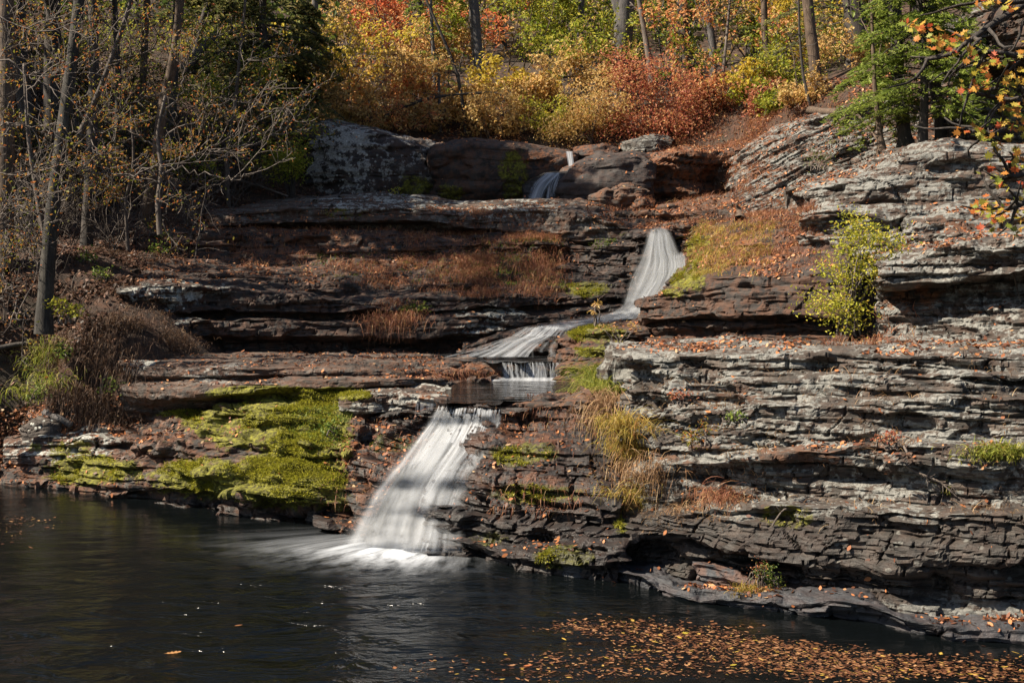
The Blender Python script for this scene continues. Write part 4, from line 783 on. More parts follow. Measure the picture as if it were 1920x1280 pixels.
ch = [(578, 1180, 1214), (588, 1140, 1203), (597, 1085, 1190), (604, 1040, 1140), (612, 1005, 1105), (619, 980, 1085)]
cascade(wf3, 'stream_chute', ch, M['falls'], .0, 34, 34, 23.0, Yfix=Yc, origin=o2, ewid=.25)
strands(wf3, 'stream_chute', ch, 46, o2, [(.45, .2)], 521, shade=(-.6, .5), Yfix=Yc, wid=(2, 6), op=(.06, .3), lift=(.0, .06), drift=.15)
fan = [(611, 985, 1078), (624, 966, 1066), (632, 955, 1060), (640, 928, 1046), (655, 896, 1034), (669, 850, 1036)]
cascade(wf3, 'water_curtain', fan, M['thread'], .06, 40, 40, 29.0, Yfix=Yc, origin=o2, ewid=.3)
strands(wf3, 'water_curtain', fan, 80, o2, [(.3, .14), (.5, .2)], 522, shade=(-.4, .8), Yfix=Yc, wid=(2, 9), op=(.08, .36), lift=(.04, .14), drift=.1, short=.35)
strands(wf3, 'water_curtain', [(612, 985, 1076), (622, 972, 1068), (630, 960, 1062)], 40, o2, [(.5, .3)], 523, Yfix=Yc, wid=(1.5, 3.5), op=(.25, .6), lift=(.08, .16), drift=.03, nv=10)
o3 = at(1004, 712, 23)
wf4 = thing('waterfall', o3, 'small curtain of separate water threads dropping off the flat shelf', 'waterfall', WG)
Yd = [(676, 23.3), (681, 23.02), (712, 22.92), (718, 22.9)]
strands(wf4, 'water_curtain', [(677, 938, 1066), (683, 940, 1066), (712, 944, 1064)], 70, o3, [(.25, .14), (.5, .12), (.85, .08)], 531, Yfix=Yd, wid=(1, 6), op=(.12, .6), lift=(.0, .1), drift=.02, nv=12)
cascade(wf4, 'foam_line', [(706, 915, 1072), (714, 900, 1080), (719, 890, 1085)], M['fall'], .0, 30, 12, 33.0, Yfix=[(706, 22.9), (714, 22.5), (719, 22.1)], origin=o3, ewid=.3, fade=(.3, .4))
o4 = at(1010, 378, 33.3)
wf5 = thing('waterfall', o4, 'topmost twin white ribbon sliding off the black lip between the big boulders', 'waterfall', WG)
cascade(wf5, 'water_curtain', [(324, 1026, 1054), (334, 1008, 1040), (350, 996, 1026), (378, 988, 1014)], M['fall'], .0, 16, 26, 41.0, Yfix=[(324, 34.2), (350, 33.6), (378, 33.2)], origin=o4, ewid=.15)
cascade(wf5, 'water_curtain', [(326, 1036, 1054), (345, 1024, 1046), (378, 1018, 1042)], M['thread'], .0, 16, 26, 43.0, Yfix=[(326, 34.1), (350, 33.55), (378, 33.2)], origin=o4, ewid=.15)
o5 = at(1068, 315, 34.8)
wf6 = thing('waterfall', o5, 'tiny white spout beside the capstone at the very top of the falls', 'waterfall', WG)
cascade(wf6, 'water_curtain', [(284, 1060, 1073), (295, 1063, 1075), (318, 1066, 1078)], M['fall'], .0, 10, 16, 47.0, Yfix=[(284, 35.0), (318, 34.6)], origin=o5, ewid=.1)
def flat_water(name, rows, z, label, foam=0.3, nu=40, nv=30):
    rows = np.array(rows, float); py = np.linspace(rows[0, 0], rows[-1, 0], nv)
    L = np.interp(py, rows[:, 0], rows[:, 1]); Rr = np.interp(py, rows[:, 0], rows[:, 2]); u = np.linspace(0, 1, nu)
    PX = L[:, None] * (1 - u) + Rr[:, None] * u
    PX = PX + 7 * vn(PX * .02, py[:, None] * .11 + 0 * PX, 0 * PX, 61) * np.abs(2 * u - 1)[None]**3
    PYY = py[:, None] + 3.2 * vn(PX * .04, 0 * PX, 0 * PX, 63) * (np.linspace(0, 1, nv)[:, None])**2
    P = atz(PX, PYY, z)
    fo = foam * np.minimum(1, np.minimum(u, 1 - u) * 8)[None] + 0 * PX
    o = mesh_np(name, P.reshape(-1, 3), [grid_faces(nv, nu)], M['stream'], None, True, {'foam': fo.ravel()})
    return tag(o, label, None, None, 'structure')
flat_water('stream_water', [(707, 880, 1150), (722, 845, 1150), (735, 828, 1140), (746, 822, 1110), (752, 824, 950), (758, 822, 942)], 1.95, 'calm dark catch basin above the lip of the lowest waterfall', .03)
flat_water('stream_water', [(661, 560, 1075), (668, 700, 1078), (675, 790, 1075), (679, 830, 1068)], 2.285, 'thin sheet of water on the flat shelf below the fanned cascade', .12)
# ------------------------------------------------------------------ moss, litter, grass cover
def put_leaves(name, label, P, N, size, shape, mat, kind='stuff', cat=None, curl=.3, parent=None, T=None):
    V, F = shape_leaves(P, N, size, shape, RNG, curl, T)
    o = mesh_np(name, V, [F], mat, parent, False)
    if parent is None: tag(o, label, cat, None, kind)
    return o
def poly_mask(px, py, poly):
    poly = np.array(poly, float); ins = np.zeros(px.shape, bool); j = len(poly) - 1
    for i in range(len(poly)):
        xi, yi = poly[i]; xj, yj = poly[j]
        c = ((yi > py) != (yj > py)) & (px < (xj - xi) * (py - yi) / (yj - yi + 1e-9) + xi)
        ins ^= c; j = i
    return ins
allV = np.concatenate([f['V'] for f in FORMS]); allN = np.concatenate([f['N'] for f in FORMS])
allpx = np.concatenate([f['px'] for f in FORMS]); allpy = np.concatenate([f['py'] for f in FORMS])
allmoss = np.concatenate([f['A']['moss'] for f in FORMS]); area = np.concatenate([np.full(len(f['V']), f['res']**2) for f in FORMS])
allid = np.concatenate([np.full(len(f['V']), i) for i, f in enumerate(FORMS)])
inside = (allpx > -80) & (allpx < 2000) & (allpy > -60) & (allpy < 1290)
def pick(w, n):
    c = np.cumsum(w * area * inside); return np.searchsorted(c, RNG.random(n) * c[-1])
def jit(P, s): return P + RNG.normal(size=P.shape) * s
# moss fronds, thick in cushions
mn = allmoss + 0.5 * fbm(allV, .35, 3, 91)
wm = sstep(.45, .85, mn) * (allmoss > .2) * sstep(-.3, .4, allN[:, 2])
wm = wm * sstep(-.2, .2, fbm(allV, .9, 3, 95, (1, 1, 2.2)))
i = pick(wm, 85000)
Pm, Nm = allV[i], allN[i]
T = unit(Nm * .8 + np.array([-.1, -.45, -.35]) + RNG.normal(size=Pm.shape) * .35)
Nn = unit(np.cross(T, RNG.normal(size=Pm.shape)))
V, F = shape_leaves(jit(Pm, .01) + T * .02, Nn, .011 + .022 * RNG.random(len(Pm)), np.array([(0, -1), (.28, -.2), (0, 1.1), (-.28, -.2)]), RNG, .2, T)
tag(mesh_np('moss', V, [F], M['mossblade']), 'yellow green moss cushions covering the bedrock steps', None, None, 'stuff')
# fallen leaves on rock: tops and in the ledge corners
dens = [([(170, 790), (330, 770), (480, 790), (420, 840), (260, 850)], 5), ([(400, 880), (520, 880), (520, 910), (420, 905)], 4), ([(0, 850), (200, 890), (230, 930), (0, 905)], 6), ([(230, 655), (830, 655), (830, 720), (230, 725)], 2.2),
        ([(620, 780), (830, 770), (800, 900), (660, 1000), (600, 960)], 3.5), ([(930, 755), (1150, 755), (1150, 1090), (850, 1050), (880, 900)], 3.2), ([(230, 410), (1050, 380), (1050, 540), (230, 530)], 4.5), ([(1100, 370), (1420, 370), (1420, 430), (1100, 430)], 7),
        ([(1230, 270), (1450, 250), (1430, 330), (1230, 330)], 7), ([(1390, 200), (1660, 190), (1700, 290), (1450, 400), (1380, 380)], 3.5), ([(1280, 420), (1530, 400), (1530, 530), (1280, 500)], 6), ([(1660, 640), (1930, 630), (1930, 675), (1600, 665)], 6), ([(1500, 820), (1930, 820), (1930, 880), (1500, 860)], 3.5),
        ([(1700, 1140), (1930, 1130), (1930, 1175), (1700, 1170)], 9), ([(1280, 1095), (1460, 1100), (1460, 1120), (1280, 1115)], 5), ([(1640, 400), (1930, 380), (1930, 450), (1640, 480)], 4), ([(1180, 630), (1520, 620), (1520, 665), (1180, 660)], 3), ([(1160, 900), (1500, 900), (1500, 960), (1160, 960)], 1.5)]
dm = np.full(len(allpx), .45)
for poly, v in dens: dm = np.where(poly_mask(allpx, allpy, poly), v, dm)
clump = sstep(-.1, .35, fbm(allV, .5, 3, 133))
wl = dm * (sstep(.25, .8, allN[:, 2]) + .03) * (.12 + clump) * (1 - .75 * sstep(.5, .9, allmoss))
i = pick(wl, 46000)
P, N = allV[i], allN[i]
nn = unit(N + RNG.normal(size=P.shape) * .45)
put_leaves('fallen_leaves', 'red brown fallen leaves drifted on the ledges', jit(P, .012) + nn * .014, nn, .020 + .034 * RNG.random(len(P))**1.5, OVAL * np.array([1.25, 1]), M['litter'])
# fallen leaves on the hillside
def ground_points(n, polys, ymin=20, ymax=60):
    out = []
    while sum(len(o) for o in out) < n:
        y = ymin + (ymax - ymin) * RNG.random(n * 3)**1.3; px = -60 + 2040 * RNG.random(n * 3)
        x = (px - 960) / FPX * y; z = ground_z(x, y); P = np.stack([x, y, z], -1); qx, qy = proj(P)
        k = np.zeros(len(P), bool)
        for pl in polys: k |= poly_mask(qx, qy, pl)
        k &= (z > .05) & (RNG.random(len(P)) < .12 + sstep(-.15, .3, fbm(P, .9, 3, 411)))
        k &= True
        out.append(P[k])
        if len(out) > 60: break
    return np.concatenate(out)[:n]
LB = [(-60, 930), (240, 930), (230, 560), (420, 440), (620, 380), (600, 0), (-60, 0)]
P = ground_points(26000, [LB], 20, 46)
N = unit(np.array([0, -.3, 1.0]) + RNG.normal(size=P.shape) * .4)
put_leaves('fallen_leaves', 'brown leaf litter on the left bank, darkened for its shade', P + np.array([0, 0, .03]) + N * .02, N, .03 + .035 * RNG.random(len(P)), OVAL * np.array([1.3, 1]), M['shadeleaf'])
P = ground_points(28000, [[(1200, 420), (1200, 200), (1920, 100), (1920, 320)], [(1290, 540), (1700, 400), (1960, 380), (1960, 480), (1500, 560)], [(550, 300), (1250, 300), (1250, 200), (550, 200)]], 20, 46)
N = unit(np.array([0, -.3, 1.0]) + RNG.normal(size=P.shape) * .4)
put_leaves('fallen_leaves', 'brown leaf litter carpeting the forest slope', P + np.array([0, 0, .03]) + N * .02, N, .03 + .035 * RNG.random(len(P)), OVAL * np.array([1.3, 1]), M['litter'])
P = ground_points(5000, [[(-60, 780), (260, 740), (300, 800), (240, 935), (-60, 930)]], 20, 25)
N = unit(np.array([0, -.3, 1.0]) + RNG.normal(size=P.shape) * .4)
put_leaves('fallen_leaves', 'bright red brown leaves gathered at the water end of the left bank', P + np.array([0, 0, .03]) + N * .02, N, .025 + .035 * RNG.random(len(P)), OVAL * np.array([1.3, 1]), M['litter'])
def blades(P, L, spread, droop, wid, dirbias=None, rng=RNG, seg=4, N=None):
    n = len(P); az = rng.random(n) * 2 * math.pi
    hd = np.stack([np.cos(az), np.sin(az), 0 * az], -1)
    if dirbias is not None: hd = unit(hd + np.asarray(dirbias))
    L = (np.ones(n) * L) * (.6 + .6 * rng.random(n)); sp = spread * (.4 + rng.random(n)); dr = droop * (.5 + rng.random(n))
    t = np.linspace(0, 1, seg + 1)
    C = P[:, None] + hd[:, None] * (L * sp)[:, None, None] * (t**1.3)[None, :, None]
    C[..., 2] += L[:, None] * (t[None] - dr[:, None] * t[None]**2.2)
    side = np.cross(hd, np.array([0, 0, 1.0])); side = unit(side + rng.normal(size=side.shape) * .4)
    w = wid * (1 - t)**.6 * .5 + .0006
    A = C - side[:, None] * w[None, :, None]; B = C + side[:, None] * w[None, :, None]
    V = np.stack([A, B], 2).reshape(-1, 3)
    k = (seg + 1) * 2; o = np.arange(n)[:, None] * k + np.arange(seg)[None] * 2
    F = np.stack([o, o + 1, o + 3, o + 2], -1).reshape(-1, 4)
    return V, F
def cover(name, label, polys, n, L, spread, droop, wid, mat, minz=.2, dirbias=(0, -.6, 0)):
    w = np.zeros(len(allpx)); 
    for pl, v in polys: w = np.maximum(w, poly_mask(allpx, allpy, pl) * v)
    w = w * sstep(minz, minz + .4, allN[:, 2]) * (.1 + sstep(-.15, .3, fbm(allV, .8, 2, 171 + n)))
    i = pick(w, n); V, F = blades(allV[i] - np.array([0, 0, .02]), L, spread, droop, wid, dirbias)
    tag(mesh_np(name, V, [F], M[mat]), label, None, None, 'stuff')
cover('dry_grass', 'russet dry grass and weeds along the shaded middle ledges', [([(560, 390), (1060, 400), (1060, 560), (560, 540)], 1), ([(860, 430), (1050, 420), (1050, 580), (860, 560)], 2.5), ([(700, 560), (800, 570), (800, 640), (640, 640)], 1), ([(230, 420), (560, 420), (560, 500), (230, 500)], .35)], 15000, .34, .55, .8, .010, 'redgrass')
cover('dry_grass', 'sunlit orange dry weeds on the terrace right of the middle fall', [([(1285, 410), (1540, 390), (1540, 530), (1285, 500)], 1), ([(1215, 270), (1450, 250), (1430, 390), (1220, 390)], .8), ([(1420, 380), (1530, 380), (1530, 480), (1420, 480)], 2), ([(1590, 560), (1730, 560), (1730, 650), (1540, 650)], .8), ([(1140, 370), (1420, 370), (1420, 430), (1140, 430)], .5)], 14000, .28, .6, .7, .010, 'redgrass')
cover('green_weeds', 'low green weeds growing on the shaded middle ledges', [([(770, 470), (1060, 440), (1060, 540), (770, 530)], 1), ([(1050, 430), (1180, 440), (1120, 470)], 1), ([(560, 480), (800, 470), (800, 520), (560, 520)], .5), ([(540, 770), (660, 760), (660, 840), (540, 840)], 1.3)], 5000, .16, .7, .6, .014, 'fern')
cover('golden_grass', 'yellow green grass hanging over the mossy edge right of the middle fall', [([(1300, 425), (1450, 420), (1440, 520), (1300, 520)], 1)], 1700, .42, .7, .9, .009, 'goldgrass')
cover('sparse_weeds', 'thin dry stalks rooted in the cracks of the pale cliff', [([(1200, 700), (1900, 660), (1900, 1000), (1200, 1000)], 1), ([(1250, 720), (1400, 720), (1400, 980), (1250, 980)], 2.5)], 1500, .22, .7, .7, .007, 'drygrass', -.1)
cover('root_mat', 'orange wet rootlets and needles hanging on the steps beside the lowest fall', [([(810, 690), (940, 690), (940, 712), (810, 712)], 3), ([(620, 780), (800, 780), (760, 900), (650, 1000), (600, 960)], 1), ([(880, 760), (1150, 760), (1150, 960), (850, 960)], .8)], 7000, .13, .8, 1.5, .008, 'redgrass', -.6, (-.2, -1.2, 0))
P = ground_points(12000, [[(1290, 210), (1560, 180), (1600, 230), (1450, 300), (1400, 400), (1130, 420), (1240, 290)]], 27, 40)
V, F = blades(P, .34, .6, .8, .012, (0, -.5, 0)); tag(mesh_np('dry_grass', V, [F], M['redgrass']), 'orange dry grass and weeds on the leafy brow above the earth bank', None, None, 'stuff')
P = ground_points(5200, [[(-60, 930), (60, 900), (300, 640), (420, 440), (620, 390), (560, 300), (-60, 560)]], 20, 36)
V, F = blades(P, .3, .6, 1.0, .011, (0, -.5, 0)); tag(mesh_np('dry_grass', V, [F], M['shadegrass']), 'thin dead grass and stalks on the shaded bank', None, None, 'stuff')
# ------------------------------------------------------------------ clumps of grass
def tuft(name, label, spots, n, L, spread, droop, wid, mat, cat='grass tuft', dirbias=(0, -.8, 0), group=None, r=.18):
    Ps = []
    for sx, sy in spots:
        h, _ = hit(sx, sy)
        if h is not None: Ps.append(h)
    Ps = np.array(Ps); base = Ps.mean(0)
    P = Ps[RNG.integers(0, len(Ps), n)] + RNG.normal(size=(n, 3)) * np.array([r, r * .6, r * .35])
    V, F = blades(P - base, L, spread, droop, wid, dirbias)
    o = mesh_np(name, V, [F], M[mat]); o.location = [float(v) for v in base]
    return tag(o, label, cat, group)
TG_ = 'grass tufts on the falls'
tuft('grass_tuft', 'tall green and tan grass tuft leaning over the basin at the pale cliff corner', [(1125, 712), (1140, 728), (1150, 742), (1120, 745)], 1300, .75, .75, .95, .011, 'grass', group=TG_, dirbias=(-.7, -.6, 0))
tuft('grass_tuft', 'long straw coloured grass hanging down below the green tuft by the basin', [(1125, 755), (1140, 770), (1118, 765)], 800, .75, .65, 1.75, .010, 'drygrass', group=TG_, dirbias=(-.4, -1.0, 0))
tuft('grass_tuft', 'bushy yellow green grass mound on the cliff corner below the straw tuft', [(1165, 800), (1190, 815), (1180, 840), (1200, 850)], 1100, .45, .7, .9, .011, 'goldgrass', group=TG_)
tuft('grass_tuft', 'dry tan grass fringe under the yellow green mound at the cliff corner', [(1160, 870), (1180, 890), (1200, 900), (1215, 880)], 800, .42, .7, 1.35, .009, 'drygrass', group=TG_, r=.26)
tuft('grass_tuft', 'pale dry grass at the foot of the corner joint above the moss seam', [(1180, 935), (1195, 945), (1165, 930)], 400, .34, .7, .9, .009, 'goldgrass', group=TG_)
tuft('grass_tuft', 'thick brown dead grass hanging off the left bank below the trunk', [(170, 650), (200, 640), (225, 660), (150, 680), (185, 690), (130, 640), (240, 700)], 1500, .45, .6, 1.7, .010, 'shadegrass', group=TG_, r=.3)
tuft('grass_tuft', 'rusty dead grass and roots at the left bank over the white spotted stone', [(130, 740), (160, 760), (190, 755), (215, 790)], 1300, .55, .6, 1.5, .010, 'shadegrass', group=TG_, r=.3)
tuft('grass_tuft', 'brown dead grass beside the lichen spotted ledge nose', [(250, 610), (225, 600), (215, 605), (240, 615)], 900, .32, .75, 1.3, .009, 'shadegrass', group=TG_, r=.22)
tuft('grass_tuft', 'matted brown grass on the dirt ramp by the end of the shaded shelves', [(315, 625), (335, 640), (355, 650), (305, 635), (325, 650)], 1100, .22, .8, 1.1, .009, 'shadegrass', group=TG_, r=.22)
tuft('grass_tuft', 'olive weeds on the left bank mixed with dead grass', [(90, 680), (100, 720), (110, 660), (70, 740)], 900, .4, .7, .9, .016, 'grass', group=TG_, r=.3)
tuft('grass_tuft', 'small dry tuft growing on the slate kerb by the water', [(1395, 1108), (1405, 1110)], 260, .13, .7, .5, .007, 'goldgrass', group=TG_, r=.1)
tuft('grass_tuft', 'lone green grass sprig in a crack of the pale cliff face', [(1780, 925)], 50, .3, .6, .8, .010, 'grass', group=TG_, r=.04)
tuft('grass_tuft', 'short olive grass strip along the cliff ledge at its far end', [(1850, 852), (1880, 850), (1905, 848), (1830, 855)], 700, .16, .7, .7, .010, 'grass', group=TG_, r=.15)
tuft('grass_tuft', 'brown weed clump hanging over the dark shelf under the leafy bank', [(735, 590), (760, 600), (720, 605)], 900, .42, .6, 1.4, .009, 'redgrass', group=TG_, r=.3)
tuft('grass_tuft', 'dense rust brown weed drape right of the shaded ledges', [(985, 500), (1010, 520), (1000, 545), (1025, 490)], 1600, .5, .55, 1.4, .010, 'redgrass', group=TG_, r=.4)
tuft('grass_tuft', 'dry weeds in the seam of the pale cliff under the leaf ledge', [(1340, 930), (1365, 945), (1350, 940)], 420, .36, .7, .9, .008, 'redgrass', group=TG_, r=.16)
# ------------------------------------------------------------------ woody things
def wig(p, d, L, n, rng, wigl=.18, up=0.0):
    pts = [np.asarray(p, float)]; d = unit(np.asarray(d, float))
    for i in range(n):
        d = unit(d + rng.normal(size=3) * wigl + np.array([0, 0, up])); pts.append(pts[-1] + d * L / n)
    return np.array(pts)
def grow(tb, pts, r, lvl, rng, leaf, kids=(4, 7), shrink=.55, up=.05, rmin=.005, sprd=.8, wigl=.2):
    n = len(pts); rr = np.linspace(r, max(r * .4, rmin), n)
    tb.add(pts, rr, 7 if r > .05 else (5 if r > .018 else 3), .15 if r > .05 else 0)
    L = np.linalg.norm(np.diff(pts, axis=0), axis=1).sum()
    if lvl <= 0:
        leaf.append(pts[-1]); leaf.append(pts[n // 2]); return
    for _ in range(rng.integers(*kids)):
        t = rng.uniform(.2, .98) * (n - 1); i = int(t); f = t - i
        p = pts[i] * (1 - f) + pts[min(i + 1, n - 1)] * f
        d0 = unit(pts[min(i + 1, n - 1)] - pts[i]); side = rng.normal(size=3); side = unit(side - d0 * (side @ d0))
        d = unit(d0 * .7 + side * sprd)
        grow(tb, wig(p, d, L * shrink * rng.uniform(.5, 1.1), 5, rng, wigl, up), max(r * .5, rmin), lvl - 1, rng, leaf, kids, shrink, up, rmin, sprd, wigl)
def pxline(pts):  # [(px,py,Y)] -> world polyline, resampled smooth
    K = np.array([at(a, b, c) for a, b, c in pts]); n = len(K)
    if n == 2: return K[0] + (K[1] - K[0]) * np.linspace(0, 1, 8)[:, None]
    o = []
    for i in range(n - 1):
        m = 6; o.append(catmull(K[:, None].transpose(0, 1, 2).reshape(n, 3), np.full(m, i), np.arange(m) / m))
    o.append(K[-1:]); return np.concatenate(o)
def up_extend(pts, to_z, rng, lean=None):
    d = unit(pts[-1] - pts[max(0, len(pts) - 7)]) if lean is None else unit(np.asarray(lean, float)); d = unit(d + np.array([0, 0, .35]))
    L = max(.5, (to_z - pts[-1][2]) / max(d[2], .4))
    return np.concatenate([pts, wig(pts[-1], d, L, 10, rng, .03, .02)[1:]])
def crown_leaves(parent, base, C, per, sig, size, mat, name='crown', asp=.55, flat=.6, rng=RNG):
    C = np.asarray(C); n = len(C) * per
    P = np.repeat(C, per, 0) + rng.normal(size=(n, 3)) * np.array([sig, sig, sig * flat])
    V, F = leaf_cards(P, size * (.6 + .8 * rng.random(n)), asp, .45, rng)
    return mesh_np(name, V - base, [F], M[mat], parent)
TRG = 'trees around the falls'
def tree(name, label, cat, line, w_px, bark, top=16, nlimb=7, lvl=2, crown=None, per=14, lsize=.06, seed=0, limb_from=.45, limbL=3.0, group=TRG, flare=1.35, sig=.35, up=.06, kids=(3, 6)):
    """line: visible trunk as (px,py,Y) from the ground up; extended above the frame"""
    rng = np.random.default_rng(1000 + seed)
    pts = pxline(line); Y0 = line[0][2]; r = w_px / FPX * Y0 / 2
    g = ground_z(pts[0][0], pts[0][1]); h, _ = hit(line[0][0], line[0][1])
    pts[0][2] -= .15
    nvis = len(pts); pts = up_extend(pts, pts[0][2] + top, rng); base = pts[0].copy()
    T_ = thing(name, base, label, cat, group)
    n = len(pts); L = np.concatenate([[0], np.cumsum(np.linalg.norm(np.diff(pts, axis=0), axis=1))]); L /= L[-1]
    rr = r * (1 - .75 * L**1.2); rr[0] *= flare; rr[1] *= 1 + (flare - 1) * .4
    tb = Tubes(); tb.add(pts, rr, 12, .10); tb.build('trunk', M[bark], T_, base)
    leaf = []
    for k in range(nlimb):
        t = limb_from + (1 - limb_from) * (k + rng.random()) / nlimb
        i = min(n - 2, int(np.searchsorted(L, t)) - 1); p = pts[i]
        a = rng.random() * 6.28; d = np.array([math.cos(a), math.sin(a), .35 + .5 * t])
        lb = Tubes(); grow(lb, wig(p, d, limbL * rng.uniform(.6, 1.1) * (1.25 - .7 * t), 7, rng, .12, .04), rr[i] * .42, lvl, rng, leaf, kids, .5, up, .008)
        lb.build('limb', M[bark], T_, base)
    if crown and leaf: crown_leaves(T_, base, leaf, per, sig, lsize, crown, rng=rng)
    return T_, pts, rr, rng, base
def leafy(name, label, cat, px, Y, H, W, mat, bark='bark_brown', nclus=90, per=40, lsize=.055, seed=0, stems=5, group='leafy understory below the forest', low=.12, mat2=None, sig=None, base=None, flat=.55, cz=.56):
    rng = np.random.default_rng(3000 + seed)
    if base is None:
        x = (px - 960) / FPX * Y; base = np.array([x, Y, float(ground_z(x, Y)) - .1])
    T_ = thing(name, base, label, cat, group); tb = Tubes(); leaf = []
    single = stems == 1
    n = 1 if single else max(4, stems)
    for s in range(n):
        if single:
            pts = wig([0, 0, -.1], [rng.normal() * .05, rng.normal() * .05, 1], H * .95, 12, rng, .05, .04); r0 = .02 * H
            tb.add(pts, np.linspace(r0, .02, len(pts)), 9)
            for _ in range(22):
                i = int(rng.uniform(low, 1) * 11.9); a = rng.random() * 6.28; L = W * .55 * (1.15 - .8 * i / 12) * rng.uniform(.7, 1.1)
                grow(tb, wig(pts[i], [math.cos(a), math.sin(a), .5], L, 6, rng, .14, .04), r0 * .3, 1, rng, leaf, (6, 9), .5, .03, .008)
        else:
            sp = W / max(H, .1) * .55; d = np.array([rng.normal() * sp, rng.normal() * sp, 1.0]); L = H * rng.uniform(.6, 1.12)
            p = np.array([rng.normal() * W * .12, rng.normal() * W * .1, -.05])
            grow(tb, wig(p, d, L, 9, rng, .11, .05), .010 + .004 * H, 2, rng, leaf, (6, 9), .42, .05, .0055, .85, .2)
    tb.build('trunk' if single else 'branches', M[bark], T_)
    C = np.array(leaf); k = C[:, 2] > H * low; C = C[k] if k.sum() > 10 else C
    tot = nclus * per; rep = max(2, int(round(tot / len(C)))); s_ = sig or (.06 + .045 * H**.5)
    if len(C) * rep > tot * 1.3: C = C[rng.permutation(len(C))[:max(10, int(tot / rep))]]
    if mat2:
        k = (C[:, 2] + rng.normal(size=len(C)) * H * .12) > np.median(C[:, 2]); crown_leaves(T_, 0, C[k], rep, s_, lsize, mat2, 'foliage', .55, flat, rng); C = C[~k]
    crown_leaves(T_, 0, C, rep, s_, lsize, mat, 'foliage', .55, flat, rng)
    return T_
# ------------------------------------------------------------------ placing the woods
def gline(px0, px1, Y, top_py=-10, bend=0):
    x = (px0 - 960) / FPX * Y; z = float(ground_z(x, Y)); qx, qy = proj(np.array([[x, Y, z]])); qy = float(qy[0])
    return [(px0, qy, Y), ((px0 + px1) / 2 + bend, (qy + top_py) / 2, Y), (px1, min(top_py, qy - 40), Y)]
# big trunks standing in the bright woods
BIG = [  # px at ground, px at frame top, Y, width px, bark, label
    (903, 886, 43.5, 22, 'bark_grey', 'straight grey trunk rising alone out of the golden shrubs left of the forked tree'),
    (1164, 1172, 42.5, 40, 'bark_grey', 'stoutest grey trunk of the bright woods, forking near the top, behind the red shrub'),
    (1290, 1277, 46, 22, 'bark_dark', 'dark trunk wrapped in an orange creeper'),
    (1337, 1320, 44, 15, 'bark_grey', 'slender grey trunk between the creeper tree and the orange yellow maple'),
    (1097, 1091, 47, 13, 'bark_grey', 'thin grey trunk just before the stoutest trunk'),
    (1040, 1062, 52, 16, 'bark_dark', 'dark leaning trunk deep in the yellow green woods'),
    (1020, 1012, 60, 13, 'bark_dark', 'far dark trunk beside the leaning one in the yellow green woods'),
    (945, 940, 58, 12, 'bark_dark', 'far slim trunk between the lone grey trunk and the leaning dark one'),
    (596, 592, 41.5, 14, 'bark_grey', 'slim grey trunk at the border of the dark bank and the golden shrubs'),
    (1532, 1512, 35.5, 22, 'bark_brown', 'brown straight trunk at the leafy edge above the tilted slab'),
    (1612, 1598, 37.5, 42, 'bark_dark', 'thick shadowed reddish trunk behind the hemlock'),
    (1668, 1664, 39, 28, 'bark_dark', 'dark trunk close beside the thick shadowed trunk'),
    (1720, 1716, 42, 24, 'bark_dark', 'dark trunk deep behind the hemlock tip'),
    (1405, 1418, 52, 22, 'bark_dark', 'dark trunk half hidden by the yellow maple boughs'),
    (1450, 1432, 40, 13, 'bark_brown', 'crooked thin brown trunk near the yellow maple boughs'),
    (790, 782, 54, 12, 'bark_dark', 'far thin dark trunk among the peach coloured shrubs'),
    (700, 690, 57, 13, 'bark_dark', 'far dark trunk behind the scarlet boughs'),
]
for i, (a, b, Y, w_, bk, lb) in enumerate(BIG):
    ln = gline(a, b, Y, -15, bend=(-6 if i % 3 else 8) if w_ < 16 else 0)
    T_, pts, rr, rng, base = tree('forest_tree', lb, 'tree', ln, w_, bk, 15, 5, 1, 'yelgreen' if i % 2 else 'gold', 7, .07, i, .5, 3.0, 'trunks of the bright woods', sig=.4, kids=(3, 5))
    if w_ == 40:
        j = int(np.argmin(np.abs(pts[:, 2] - at(1172, 25, Y)[2])))
        tb = Tubes(); f = pts[j].copy(); fk = np.array([f, f + [-.18, 0, .5], f + [-.3, 0, 1.1], f + [-.45, 0, 2.2], f + [-.9, .2, 5]]); tb.add(fk, [rr[j] * .8, rr[j] * .75, rr[j] * .7, rr[j] * .6, rr[j] * .3], 10, .1)
        tb.build('limb', M[bk], T_, base)
# creeper on the dark trunk
P = []
for _ in range(520):
    py = RNG.uniform(-10, 165); t = RNG.random() * 6.28; c = at(1277 + (py + 10) / 175 * 12 - 8, py, 46); rad = .26 + .12 * RNG.random()
    P.append(c + np.array([math.cos(t) * rad * 1.1 - .06, math.sin(t) * rad - .1, 0]))
V, F = leaf_cards(np.array(P), .085 * (.6 + .6 * RNG.random(len(P))), .7, .1)
tag(mesh_np('creeper_vine', V, [F], M['orange']), 'orange leaved creeper climbing the dark trunk', 'vine')
